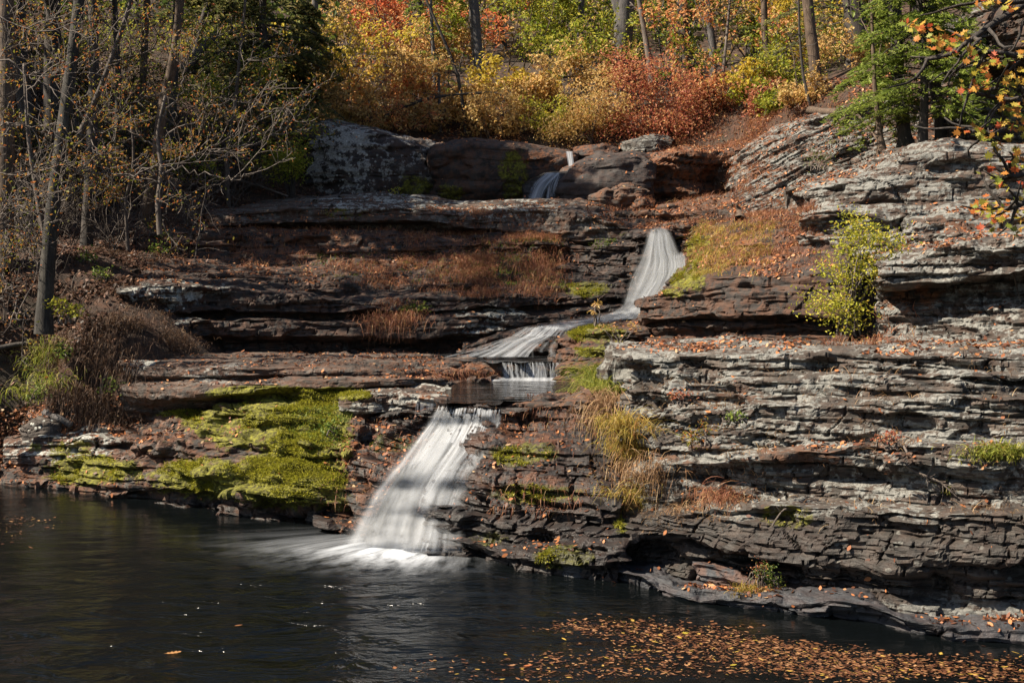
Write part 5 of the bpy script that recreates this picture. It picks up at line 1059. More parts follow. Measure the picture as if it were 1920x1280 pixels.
# pale leaning pole and thin poles
def pole(name, label, pts, w_px, bark, cat='tree', group=None, twigs=0, seed=0):
    rng = np.random.default_rng(6000 + seed); K = pxline(pts); K[0][2] -= .1; base = K[0].copy()
    T_ = thing(name, base, label, cat, group); r = w_px / FPX * pts[0][2] / 2
    tb = Tubes(); tb.add(K, np.linspace(r, r * .45, len(K)), 8, .12); leaf = []
    for _ in range(twigs):
        i = rng.integers(1, len(K)); d = np.array([rng.normal(), rng.normal() * .6, .3])
        grow(tb, wig(K[i], d, .9 * rng.uniform(.5, 1.2), 6, rng, .2), r * .3, 1, rng, leaf, (2, 4), .6, .03, .005)
    tb.build('trunk', M[bark], T_, base)
    return T_, leaf, base, rng
pole('dead_pole', 'pale barkless dead pole leaning beside the stoutest trunk', [(1222, 150, 40.5), (1212, 80, 40.5), (1198, 0, 40.5), (1190, -60, 40.5)], 13, 'twig', twigs=4, seed=1)
pole('sapling', 'thin pale straight sapling left of the yellow maple boughs', [(1350, 225, 40), (1358, 120, 40), (1366, 30, 40), (1372, -40, 40)], 7, 'twig', 'tree', 'saplings in the bright woods', 6, 2)
pole('sapling', 'dark slanting sapling crossing the peach coloured shrubs', [(875, 260, 38.8), (860, 150, 38.8), (830, 70, 38.8), (790, -20, 38.8)], 8, 'bark_dark', 'tree', 'saplings in the bright woods', 6, 3)
pole('sapling', 'slim dark sapling with forked top beside the brown straight trunk', [(1525, 222, 34.6), (1508, 150, 34.6), (1500, 80, 34.6), (1497, -20, 34.6)], 7, 'bark_dark', 'tree', 'saplings in the bright woods', 8, 4)
pole('sapling', 'thin grey sapling standing in the golden shrubs behind the square rock block', [(826, 262, 39), (824, 190, 39), (822, 110, 39)], 8, 'bark_grey', 'tree', 'saplings in the bright woods', 5, 5)
pole('bent_branch', 'long bare dark branch arching over the golden shrubs behind the rock block', [(722, 218, 38.3), (760, 200, 38.3), (800, 186, 38.3), (850, 178, 38.3), (906, 174, 38.3)], 8, 'bark_dark', 'branch', None, 4, 6)
# leafy shrubs and small trees
US = [  # name, label, px, Y, H, W, mat, mat2, nclus, per, seed
    ('shrub', 'golden tan shrub at the border of the evergreen above the lichen boulder', 640, 40, 4.2, 3.4, 'gold', 'yellow', 120, 45),
    ('shrub', 'peach orange shrub above the saddle between the lichen boulder and the rock block', 742, 40.5, 2.7, 3.2, 'orange', 'gold', 100, 45),
    ('small_tree', 'scarlet and orange small tree highest among the peach shrubs', 735, 46, 5.4, 4.6, 'orange', 'scarlet', 110, 45),
    ('small_tree', 'pale gold small tree behind the border trunk', 655, 50, 7.0, 5.2, 'gold', 'orange', 120, 45),
    ('shrub', 'low golden shrub along the top of the square rock block', 860, 39.6, 1.9, 3.2, 'gold', 'gold', 90, 45),
    ('shrub', 'golden shrub with olive inside under the lone grey trunk', 960, 40.5, 2.1, 3.2, 'gold', 'yellow', 100, 45),
    ('shrub', 'amber shrub left of the spout at the very top', 1030, 40.2, 2.2, 3.0, 'gold', 'gold', 100, 45),
    ('shrub', 'tall amber shrub between the thin trunk and the red shrub', 1085, 42, 3.0, 2.6, 'gold', 'yelgreen', 100, 45),
    ('small_tree', 'olive green small tree left of the lone grey trunk', 835, 45, 4.4, 2.6, 'gold', 'yelgreen', 90, 45),
    ('small_tree', 'bright yellow green small tree right of the lone grey trunk', 975, 48, 6.6, 4.6, 'yelgreen', 'yelgreen', 110, 45),
    ('small_tree', 'yellow green small tree around the leaning dark trunk', 1060, 51, 7.5, 4.8, 'yelgreen', 'yellow', 110, 45),
    ('small_tree', 'green small tree right behind the stoutest trunk', 1140, 50, 7, 4.4, 'green', 'yelgreen', 110, 45),
    ('small_tree', 'olive small tree between the dead pole and the creeper trunk', 1240, 50, 7.5, 4.6, 'green', 'yelgreen', 110, 45),
    ('small_tree', 'yellow green small tree behind the slender trunk past the creeper', 1330, 51, 7.5, 4.6, 'green', 'gold', 110, 45),
    ('small_tree', 'orange tipped yellow maple sapling over the leafy brow', 1372, 40.5, 4.4, 3.0, 'yelgreen', 'orange', 90, 40),
    ('small_tree', 'bright yellow maple with layered boughs left of the brown straight trunk', 1470, 42.5, 6.0, 4.6, 'yellow', 'yellow', 120, 45),
    ('small_tree', 'lemon yellow small tree right of the brown straight trunk', 1562, 43, 6.0, 4.0, 'yellow', 'yelgreen', 110, 45),
    ('small_tree', 'golden small tree behind the layered yellow maple', 1420, 49, 7.4, 4.6, 'yelgreen', 'gold', 110, 45),
    ('shrub', 'low green shrub at the foot of the crooked brown trunk', 1410, 38.6, 1.5, 2.4, 'yelgreen', 'yellow', 60, 40),
    ('shrub', 'dull olive shrub in the dusk under the thick shadowed trunk', 1625, 40, 3.0, 3.6, 'green', 'yellow', 80, 40),
    ('small_tree', 'deep gold small tree far behind the shadowed trunks', 1660, 50, 8, 5.4, 'gold', 'yellow', 110, 40),
    ('small_tree', 'dark green small tree at the top border behind the crag', 1790, 46, 8, 5.4, 'green', 'yelgreen', 110, 40),
    ('small_tree', 'gold leaved small tree farthest back over the scarlet boughs', 770, 56, 8.5, 5.4, 'gold', 'yelgreen', 110, 40),
    ('small_tree', 'pale green small tree farthest back behind the lone grey trunk', 890, 57, 9, 5.4, 'yelgreen', 'green', 110, 40),
]
for i, (nm, lb, px, Y, H, W, m1, m2, nc, pr) in enumerate(US):
    leafy(nm, lb, 'shrub' if nm == 'shrub' else 'tree', px, Y, H, W, m1, 'bark_brown' if i % 2 else 'bark_grey', nc, int(pr * .72), .072 if Y < 45 else .085, i, 6 if nm == 'shrub' else 4, 'leafy understory below the forest', mat2=m2)
def bush_px(name, label, cat, foot, blobs, mat, bark, per, lsize, sig, seed, group=None, dens=12, depth=.8, asp=.5):
    rng = np.random.default_rng(8000 + seed); base = at(*foot); T_ = thing(name, base, label, cat, group); C = []
    for bx, by, Y, rx, ry, n in blobs:
        for _ in range(n):
            q = unit(rng.normal(size=3)) * rng.random()**.45
            C.append(at(bx + q[0] * rx, by + q[1] * ry, Y + q[2] * depth))
    C = np.array(C); tb = Tubes()
    for k in rng.permutation(len(C))[:max(8, len(C) // 4)]:
        t = np.linspace(0, 1, 7)[:, None]; b0 = base + rng.normal(size=3) * np.array([.08, .08, 0]); e = C[k]
        mid = b0 + (e - b0) * np.array([.3, .3, .65]); pts = (1 - t)**2 * b0 + 2 * t * (1 - t) * mid + t * t * e + rng.normal(size=(7, 3)) * .015
        tb.add(pts, np.linspace(.016, .004, 7), 4)
    tb.build('branches', M[bark], T_, base); crown_leaves(T_, base, C, per, sig, lsize, mat, 'foliage', asp, .7, rng); return T_
bush_px('shrub', 'large brick red shrub spreading in front of the stoutest trunk', 'shrub', (1235, 285, 38.2), [(1165, 125, 38.6, 35, 40, 16), (1215, 170, 38.4, 70, 70, 60), (1290, 200, 38.2, 45, 65, 45), (1165, 235, 38.3, 50, 45, 35), (1250, 240, 38, 85, 40, 50)], 'redbush', 'bark_brown', 45, .05, .26, 1)
bush_px('shrub', 'fine amber twiggy shrub leaning between the capstone and the red shrub', 'shrub', (1110, 280, 37.9), [(1080, 225, 38, 45, 50, 40), (1120, 180, 38.2, 40, 60, 35), (1040, 245, 38, 40, 30, 25)], 'gold', 'bark_brown', 40, .045, .26, 2)
bush_px('shrub', 'bright yellow green bush growing against the pale rocks of the right bank', 'shrub', (1592, 628, 18.2), [(1615, 452, 18.3, 50, 48, 30), (1655, 470, 18.3, 45, 40, 18), (1582, 505, 18.2, 48, 45, 22), (1625, 530, 18.1, 55, 45, 14), (1550, 575, 18.0, 45, 34, 22), (1605, 600, 18.0, 60, 34, 14), (1612, 412, 18.4, 34, 20, 7), (1690, 460, 18.3, 20, 20, 4), (1520, 560, 18, 16, 16, 3)], 'bushyg', 'twig', 26, .028, .11, 3, None, depth=.35)
bush_px('shrub', 'small green bush at the edge of shade left of the lichen boulder', 'shrub', (545, 365, 32.6), [(548, 305, 32.8, 34, 50, 40), (505, 300, 32.8, 30, 40, 18)], 'yelgreen', 'bark_dark', 40, .04, .18, 4, depth=.6)
bush_px('weed_plant', 'sunlit lime green leafy sprig beside the lichened trunk foot', 'plant', (125, 605, 22.0), [(120, 578, 22, 28, 14, 12), (105, 565, 22, 14, 10, 5), (145, 585, 22, 14, 10, 5)], 'bushyg', 'twig', 12, .035, .06, 5, depth=.15)
bush_px('weed_plant', 'green and brown weed growing from the crack above the slate kerb', 'plant', (1440, 1110, 13.9), [(1430, 1070, 13.9, 20, 22, 10), (1452, 1090, 13.9, 24, 14, 12)], 'green', 'twigd', 14, .018, .05, 6, depth=.12)
bush_px('weed_plant', 'russet seed stalks above the crack weed on the slate kerb', 'plant', (1425, 1105, 13.95), [(1425, 1062, 13.95, 14, 16, 8)], 'redbush', 'twigd', 14, .014, .05, 7, depth=.1)
bush_px('weed_plant', 'small golden leaved stalk standing before the stream bend', 'plant', (1122, 610, 23.6), [(1116, 568, 23.6, 7, 6, 3), (1112, 590, 23.6, 6, 5, 2)], 'gold', 'twig', 5, .05, .05, 8, depth=.05)
bush_px('weed_plant', 'straggly tan stalk with curled leaves on the mossy broken steps', 'plant', (1160, 668, 21.6), [(1145, 615, 21.6, 18, 8, 4), (1185, 608, 21.6, 16, 12, 4), (1125, 612, 21.6, 12, 6, 3)], 'gold', 'twig', 4, .04, .05, 9, depth=.08)
bush_px('weed_plant', 'weedy russet plant on the pale cliff below its topmost ledge', 'plant', (1285, 760, 14.9), [(1280, 742, 14.9, 26, 12, 10)], 'redbush', 'twigd', 14, .02, .05, 10, depth=.1)
bush_px('weed_plant', 'green leafed weed on the pale cliff near the yellow grass mound', 'plant', (1310, 835, 14.6), [(1300, 822, 14.6, 34, 16, 12), (1330, 805, 14.6, 14, 20, 5)], 'sparse', 'twigd', 12, .022, .06, 11, depth=.12)
bush_px('weed_plant', 'dead leaf cluster caught on twigs in the middle of the pale cliff', 'plant', (1665, 840, 13.6), [(1668, 822, 13.6, 22, 14, 10)], 'redbush', 'twig', 10, .024, .05, 12, depth=.1)
bush_px('weed_plant', 'feathery pale green weed on the tilted slab', 'plant', (1535, 320, 26.6), [(1535, 298, 26.8, 26, 14, 10)], 'green', 'twig', 22, .022, .10, 13, depth=.15)
bush_px('weed_plant', 'yellowish seedling at the foot of the lichen boulder', 'plant', (745, 372, 33.4), [(745, 360, 33.4, 14, 10, 5)], 'bushyg', 'twig', 14, .03, .06, 14, depth=.1)
FERN = [(70, 735, 22.4, 'lowest green fern on the left bank above the white spotted stone'), (212, 722, 22.2, 'green fern beside the pale root stub on the left bank'), (300, 442, 28.2, 'green fern under the leaning brown trunk'), (160, 482, 25.0, 'green fern patch right of the lichened trunk'), (190, 512, 24.6, 'yellowish fern by the leaf slope near the lichened trunk'), (300, 470, 27.4, 'pale fern below the leaning brown trunk foot'),
        (120, 655, 22.6, 'fern hanging at the lichened trunk foot'), (575, 805, 19.8, 'leafy green plant dangling on the moss slope'), (625, 800, 19.4, 'bright leafy plant at the end of the moss slope near the fall'), (780, 582, 25.8, 'mossy green plant on the nose of the shaded shelf'), (330, 398, 30.5, 'spreading green fern on the dark slope'), (1380, 780, 14.2, 'tiny green sprout on the pale cliff')]
for i, (a, b, Y, lb) in enumerate(FERN):
    bush_px('fern', lb, 'plant', (a, b + 12, Y), [(a, b, Y, 20, 12, 9)], 'fern', 'twigd', 16, .034 if Y > 18 else .02, .09 if Y > 18 else .04, 20 + i, 'ferns and leafy plants on the ledges', depth=.15)
# ------------------------------------------------------------------ conifers
def conifer(name, label, base, H, Rm, z0, mat, bark, nbr, seed, lsize=.09, r0=.16, droop=.25, tw=26, cards=5, lean=(0, 0), group=None, azr=None):
    rng = np.random.default_rng(9000 + seed); base = np.array(base, float); T_ = thing(name, base, label, 'tree', group)
    t = np.linspace(0, 1, 16); tp = np.stack([lean[0] * t * H + .06 * np.sin(t * 9), lean[1] * t * H, t * H], -1); tp[0, 2] -= .3
    tb = Tubes(); rr = r0 * (1 - .9 * t); rr[0] *= 1.5; tb.add(tp, rr, 10, .1); tb.build('trunk', M[bark], T_)
    bb = Tubes(); C = []; A = []
    for k in range(nbr):
        h = z0 + (H - z0) * (rng.random()**.9) * .97; L = Rm * (1 - (h - z0) / (H - z0))**.7 * rng.uniform(.55, 1.1)
        az = rng.random() * 6.28 if azr is None else rng.uniform(*azr)
        d = np.array([math.cos(az), math.sin(az), 0]); tt = np.linspace(0, 1, 8)
        p0 = np.array([np.interp(h / H, t, tp[:, 0]), np.interp(h / H, t, tp[:, 1]), h])
        pts = p0 + d * (L * tt)[:, None] + np.array([0, 0, 1.0]) * (L * (.18 * tt - droop * 1.6 * tt**2))[:, None] + rng.normal(size=(8, 3)) * .02 * L
        bb.add(pts, np.linspace(r0 * .16 + .004, .004, 8), 5)
        sd_ = np.cross(d, [0, 0, 1.0])
        for q in range(tw):
            u = rng.uniform(.12, 1.0); pb = p0 + d * L * u + np.array([0, 0, L * (.18 * u - droop * 1.6 * u * u)])
            s = (1 if q % 2 else -1); tl = L * .38 * (1.1 - .75 * u) * rng.uniform(.5, 1.1)
            dd = unit(sd_ * s * .8 + d * .7 + np.array([0, 0, -.15 + rng.normal() * .1]))
            for c in range(cards):
                v = (c + rng.random()) / cards; C.append(pb + dd * tl * v - np.array([0, 0, .12 * tl * v * v]) + rng.normal(size=3) * .02); A.append(dd)
    bb.build('branches', M[bark], T_)
    C = np.array(C); A = np.array(A); V, F = leaf_cards(C, lsize * (.6 + .7 * rng.random(len(C))), .28, 1.1, rng, .1, A)
    mesh_np('crown', V, [F], M[mat], T_); return T_
conifer('hemlock_tree', 'fresh green hemlock with drooping sprays on the brow of the right bank', at(1728, 286, 25.8), 7.5, 2.3, .7, 'hemlock', 'bark_dark', 160, 1, .055, .11, .28, 34, 10, (-.02, 0))
conifer('hemlock_tree', 'taller hemlock at the top border behind the crag edge', at(1815, 200, 34), 9, 2.6, 2.4, 'hemlock', 'bark_dark', 110, 2, .10, .16, .3, 22, 5)
conifer('hemlock_tree', 'small hemlock sapling at the roots of the shadowed trunk on the bank', at(1648, 268, 27.2), 3.2, 1.4, .7, 'hemlock', 'bark_brown', 40, 3, .08, .05, .3, 20, 5)
conifer('evergreen_tree', 'dark shaggy evergreen at the top of the shaded bank', at(500, 315, 37), 9.5, 3.4, 1.2, 'evergreen', 'bark_dark', 150, 4, .11, .22, .35, 26, 5)
conifer('evergreen_tree', 'dark evergreen higher up the bank behind the shaggy one', at(430, 200, 43), 8, 3.4, 1.0, 'evergreen', 'bark_dark', 120, 5, .17, .25, .35, 24, 5)
conifer('evergreen_tree', 'dim evergreen leaning over the lichen boulder', at(572, 235, 39.5), 4.6, 1.7, .6, 'evergreen', 'bark_dark', 90, 6, .12, .12, .35, 24, 5)
conifer('evergreen_tree', 'thin olive evergreen among the peach coloured shrubs', at(812, 240, 43), 9, 1.8, 1.4, 'hemlock', 'bark_grey', 50, 7, .09, .1, .25, 18, 4)
conifer('evergreen_tree', 'wispy olive evergreen overhanging the yellow woods at the brow', at(1585, 200, 38.5), 10, 3.0, 2.0, 'evergreen', 'bark_dark', 60, 8, .11, .14, .25, 20, 4)
for a, b, w_, Y, lb in [(1700, 282, 26, 27, 'dark curved trunk rooted on the brow under the hemlock sprays'), (1768, 272, 22, 27.4, 'dark straight trunk behind the hemlock sprays'), (1655, 285, 11, 26.2, 'short pale brown stem at the brow before the hemlock')]:
    T_, *_r = tree('forest_tree', lb, 'tree', [(a, b, Y), (a - 14, b - 110, Y), (a - 22, b - 300, Y)], w_, 'bark_dark' if w_ > 12 else 'bark_brown', 11 if w_ > 12 else 3.2, 5, 1, 'hemlock', 6, .06, 60 + a, .55, 2.0, 'trunks on the brow', 1.8)
# ------------------------------------------------------------------ shaded left bank
LT = [([(82, 612, 22.6), (98, 400, 22.7), (124, 200, 22.8), (150, -10, 22.9)], 29, 'bark_lichen', 'lichened grey trunk leaning a little at the edge of the left bank', 13),
      ([(162, 470, 27.2), (170, 300, 27.3), (176, 150, 27.4), (174, -10, 27.4)], 22, 'bark_dark', 'dark straight trunk just behind the lichened trunk', 15),
      ([(8, 490, 24.5), (10, 300, 24.6), (13, 100, 24.7), (12, -10, 24.7)], 36, 'bark_brown', 'thick brown trunk cut by the border of the view', 14),
      ([(262, 440, 28.5), (288, 330, 28.3), (304, 210, 28.2), (330, 90, 28), (338, -10, 28)], 21, 'bark_brown', 'leaning reddish brown trunk in the middle of the shaded bank', 14),
      ([(318, 300, 34), (325, 150, 34), (334, -10, 34)], 19, 'bark_dark', 'dark trunk close behind the leaning reddish one', 14),
      ([(258, 290, 36), (268, 150, 36), (276, -10, 36)], 15, 'bark_brown', 'slim brown trunk up the bank left of the leaning reddish one', 14),
      ([(362, 130, 38), (375, 60, 38), (396, -10, 38)], 14, 'bark_dark', 'thin dark slanting trunk high on the bank before the evergreens', 12),
      ([(215, 330, 33), (222, 160, 33), (214, -10, 33)], 12, 'bark_dark', 'thin dark trunk in the gap right of the two nearest trunks', 14),
      ([(50, 400, 30), (46, 200, 30), (40, -10, 30)], 18, 'bark_dark', 'dim trunk between the border trunk and the lichened one', 15)]
LG = 'trunks on the shaded bank'
for i, (ln, w_, bk, lb, tp) in enumerate(LT):
    tree('forest_tree', lb, 'tree', ln, w_, bk, tp, 7, 2, 'sparse', 9, .06, 100 + i, .45 if i else .55, 3.2, LG, 1.25, sig=.45)
def bare(name, label, trunk, w_px, limbs, bark, lvl, mat, per, seed, cat='tree', lsize=.035, kids=(7, 12), r_l=.022, lname='limb'):
    rng = np.random.default_rng(12000 + seed); K = pxline(trunk); base = K[0].copy(); T_ = thing(name, base, label, cat, 'bare twiggy trees on the left bank')
    r = w_px / FPX * trunk[0][2] / 2; tb = Tubes(); tb.add(K, np.linspace(r, r * .5, len(K)), 7, .1); tb.build('trunk', M[bark], T_, base); leaf = []
    for lm in limbs:
        lb = Tubes(); pts = pxline(lm) + rng.normal(size=(1, 3)) * 0; pts[1:] += rng.normal(size=pts[1:].shape) * .035
        grow(lb, pts, r_l, lvl, rng, leaf, kids, .42, .04, .0052, .8, .22); lb.build('limb', M[bark], T_, base)
    if mat and leaf: crown_leaves(T_, base, np.array(leaf)[rng.permutation(len(leaf))[:len(leaf) // 2]], per, .10, lsize, mat, 'foliage', .5, .7, rng)
    return T_
A_ = 21.6
bare('bare_tree', 'bare grey twiggy tree reaching in from beyond the border trunk', [(-140, 700, A_), (-150, 400, A_), (-130, 100, A_), (-100, -150, A_)], 26,
     [[(-140, 150, A_), (0, 115, A_), (60, 145, A_), (112, 182, A_ - .3)], [(-148, 280, A_), (-30, 240, A_), (40, 235, A_), (110, 250, A_)], [(-148, 380, A_), (-20, 330, A_), (60, 325, A_), (130, 300, A_ - .4)], [(-148, 460, A_), (-20, 385, A_), (70, 400, A_), (120, 370, A_)], [(-140, 560, A_), (-20, 500, A_), (30, 560, A_), (55, 612, A_)], [(-135, 40, A_), (-20, 30, A_), (70, 60, A_), (150, 40, A_)], [(-145, 620, A_), (-40, 450, A_), (20, 420, A_), (60, 440, A_)]], 'twig', 2, 'sparse', 2, 1)
B_ = 22.9
bare('bare_tree', 'forked bare tree with a mossy crooked bough across the shaded bank', [(95, 500, B_), (72, 380, B_), (56, 280, B_), (50, 215, B_), (45, 120, B_)], 11,
     [[(95, 330, B_), (160, 320, B_), (240, 330, B_), (300, 308, B_), (360, 322, B_), (430, 335, B_), (475, 322, B_)], [(60, 300, B_), (130, 255, B_), (190, 250, B_), (250, 225, B_)], [(55, 250, B_), (20, 200, B_), (-20, 170, B_)], [(48, 170, B_), (110, 120, B_), (180, 90, B_), (240, 20, B_)], [(80, 400, B_), (140, 360, B_), (180, 300, B_), (190, 240, B_)], [(85, 450, B_), (40, 470, B_), (0, 480, B_)]], 'twig', 2, 'sparse', 2, 2)
C_ = 25.0
bare('bare_tree', 'spreading bare tree before the leaning reddish trunk with scattered orange leaves', [(300, 440, C_), (296, 380, C_), (302, 320, C_), (296, 250, C_), (310, 180, C_)], 11,
     [[(300, 330, C_), (380, 285, C_), (470, 235, C_), (545, 195, C_)], [(300, 310, C_), (360, 290, C_), (440, 275, C_), (530, 245, C_)], [(297, 280, C_), (250, 250, C_), (170, 215, C_)], [(305, 220, C_), (340, 170, C_), (350, 110, C_), (370, 60, C_)], [(297, 345, C_), (230, 325, C_), (150, 300, C_)], [(300, 390, C_), (315, 330, C_), (312, 400, C_), (308, 430, C_)], [(300, 260, C_), (370, 220, C_), (420, 170, C_), (470, 110, C_)]], 'twig', 2, 'sparse', 4, 3)
bare('bare_tree', 'dark limbed bare tree rising across the upper corner of the shaded bank', [(150, 250, 25.6), (178, 190, 25.6), (205, 120, 25.6), (240, 20, 25.6), (262, -60, 25.6)], 12,
     [[(178, 190, 25.6), (110, 120, 25.6), (60, 60, 25.6)], [(205, 120, 25.6), (280, 90, 25.6), (340, 30, 25.6)], [(160, 220, 25.6), (220, 210, 25.6), (290, 160, 25.6)], [(225, 60, 25.6), (170, 30, 25.6), (120, -20, 25.6)]], 'twigd', 2, 'sparse', 4, 4)
bare('bare_tree', 'yellow leaved slender tree at the edge of shade before the evergreens', [(430, 400, 31), (425, 300, 31), (440, 200, 31), (450, 100, 31), (460, 0, 31)], 9,
     [[(428, 320, 31), (480, 260, 31), (540, 240, 31)], [(435, 230, 31), (400, 180, 31), (360, 170, 31)], [(440, 200, 31), (490, 150, 31), (510, 130, 31)], [(448, 120, 31), (400, 80, 31), (350, 60, 31)], [(427, 340, 31), (380, 310, 31), (340, 300, 31)]], 'twigd', 2, 'yelgreen', 5, 5, lsize=.05)
bare('bare_tree', 'thin grey bare sapling by the slope left of the leaf covered ledges', [(240, 470, 26.5), (236, 380, 26.5), (250, 300, 26.5), (245, 200, 26.5)], 7,
     [[(238, 400, 26.5), (200, 350, 26.5), (170, 340, 26.5)], [(245, 330, 26.5), (290, 290, 26.5), (350, 270, 26.5)], [(248, 250, 26.5), (210, 200, 26.5), (200, 150, 26.5)]], 'twigd', 2, 'sparse', 3, 6, r_l=.015)
# understory on the shaded bank
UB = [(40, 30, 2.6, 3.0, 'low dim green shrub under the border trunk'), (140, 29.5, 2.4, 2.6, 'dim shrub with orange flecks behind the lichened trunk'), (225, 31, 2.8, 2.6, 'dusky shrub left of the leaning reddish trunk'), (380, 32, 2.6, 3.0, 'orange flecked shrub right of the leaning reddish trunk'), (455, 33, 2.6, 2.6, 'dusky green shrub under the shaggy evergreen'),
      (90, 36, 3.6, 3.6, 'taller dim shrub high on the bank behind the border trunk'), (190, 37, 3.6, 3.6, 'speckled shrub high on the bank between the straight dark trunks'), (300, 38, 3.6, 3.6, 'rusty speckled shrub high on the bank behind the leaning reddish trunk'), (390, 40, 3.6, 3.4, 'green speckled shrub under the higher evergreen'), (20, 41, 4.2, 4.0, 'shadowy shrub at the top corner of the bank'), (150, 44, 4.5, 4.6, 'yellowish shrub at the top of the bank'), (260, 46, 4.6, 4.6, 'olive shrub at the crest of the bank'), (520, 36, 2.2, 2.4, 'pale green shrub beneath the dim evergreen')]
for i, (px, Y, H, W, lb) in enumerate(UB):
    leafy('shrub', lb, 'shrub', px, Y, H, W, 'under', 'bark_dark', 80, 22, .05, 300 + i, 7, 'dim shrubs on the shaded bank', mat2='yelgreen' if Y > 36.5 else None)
def twiggy(seed):
    rng = np.random.default_rng(16000 + seed); tb = Tubes(); lf = []
    for _ in range(6):
        d = np.array([rng.normal() * .6, rng.normal() * .6, 1.0]); grow(tb, wig(rng.normal(size=3) * .06, d, 1.7 * rng.uniform(.6, 1.2), 7, rng, .18, .03), .014, 2, rng, lf, (4, 7), .5, .02, .0048)
    return tb
protos = [mesh_np('twiggy_shrub', np.concatenate(tb.V), [np.concatenate(tb.F), np.concatenate(tb.T)], M['twigd' if k else 'twig'], None, True) for k, tb in enumerate([twiggy(1), twiggy(2), twiggy(3)])]
TS = [(30, 26), (70, 25), (140, 26.5), (185, 28), (215, 27), (270, 30), (340, 30), (395, 31.5), (450, 32.5), (60, 31), (130, 33), (240, 34), (330, 35.5), (470, 35.5), (20, 23.8), (355, 28.8), (420, 37), (110, 28), (5, 29), (50, 28), (100, 33), (165, 30), (200, 36), (255, 27.6), (285, 34), (310, 32.5), (365, 33.5), (405, 34.5), (435, 31), (480, 33.5), (510, 34.5), (85, 25.5), (225, 39), (330, 40), (150, 38), (60, 37)]
for k, (px, Y) in enumerate(TS):
    p_ = protos[k % 3]; o = p_ if k < 3 else p_.copy()
    if k >= 3: COL.objects.link(o)
    x = (px - 960) / FPX * Y; o.location = (x, Y, float(ground_z(x, Y)) - .05); o.rotation_euler = (0, 0, k * 1.7); s_ = .8 + .5 * ((k * 37) % 10) / 10; o.scale = (s_, s_, s_)
    o['label'] = 'leafless tangled grey brown twiggy shrub on the dark bank between the trunks'; o['category'] = 'shrub'; o['group'] = 'leafless twiggy shrubs on the shaded bank'
# low brush right behind the top rocks
LW = [(1420, 37, 1.3, 2.0, 'redbush', 'low russet brush on the brow left of the brown straight trunk'), (1500, 35, 1.0, 1.8, 'gold', 'sparse gold brush at the foot of the brown straight trunk'), (1450, 36, 1.1, 1.6, 'yelgreen', 'small olive brush on the brow near the crooked brown trunk'), (625, 38.6, 1.7, 2.2, 'gold', 'low tan brush at the back of the lichen boulder'), (690, 38.4, 1.5, 2.2, 'gold', 'low straw coloured brush in the saddle by the lichen boulder'), (765, 38.6, 1.8, 2.4, 'orange', 'low orange brush in the saddle left of the square rock block'), (815, 38.6, 1.6, 2.0, 'gold', 'low brush on the left shoulder of the square rock block'), (910, 38.5, 1.6, 2.4, 'gold', 'low golden brush in the middle of the square rock block'),
      (985, 38.6, 1.6, 2.2, 'gold', 'low amber brush on the right shoulder of the square rock block'), (1050, 38.4, 1.5, 1.6, 'bushyg', 'low fresh green brush behind the tiny spout'), (1120, 38.4, 1.6, 2.0, 'gold', 'low amber brush behind the capstone'), (1310, 39.4, 1.8, 2.4, 'redbush', 'low reddish brush past the red shrub'), (1365, 39, 1.6, 2.2, 'orange', 'low orange brush over the earth bank'),
      (1480, 38.5, 1.8, 2.4, 'yelgreen', 'low olive brush under the layered yellow maple'), (1590, 36.5, 1.5, 2.2, 'gold', 'low gold brush at the brow beside the brown straight trunk')]
for i, (px, Y, H, W, mt, lb) in enumerate(LW):
    leafy('shrub', lb, 'shrub', px, Y, H, W, mt, 'bark_brown', 70, 26, .055, 400 + i, 9, 'low brush behind the top rocks', low=.02)
# trees up the bank whose crowns shade it
for i, (x, y, h, W) in enumerate([(-15.5, 28, 15, 8), (-19, 32, 17, 9), (-13, 32.5, 15, 7.5), (-23, 28.5, 18, 9), (-17.5, 35, 13, 7), (-12.5, 30, 12, 5.5), (-26, 33, 18, 10)]):
    z = float(ground_z(x, y)); lb = ['broad leafy tree outside the view, first beyond the border trunk', 'broad leafy tree outside the view, second up the shaded bank', 'broad leafy tree up the bank over the leaning reddish trunk', 'broad leafy tree outside the view, farthest from the creek', 'broad leafy tree outside the view behind the dim trunk', 'smaller broad leafy tree above the border trunk on the bank', 'broad leafy tree outside the view at the bank crest'][i]
    leafy('broadleaf_tree', lb, 'tree', 0, y, h, W, 'green', 'bark_dark', 150, 55, .16, 200 + i, 1, 'canopy trees of the shaded bank', low=.5, base=np.array([x, y, z - .1]), cz=.74, mat2='yelgreen')
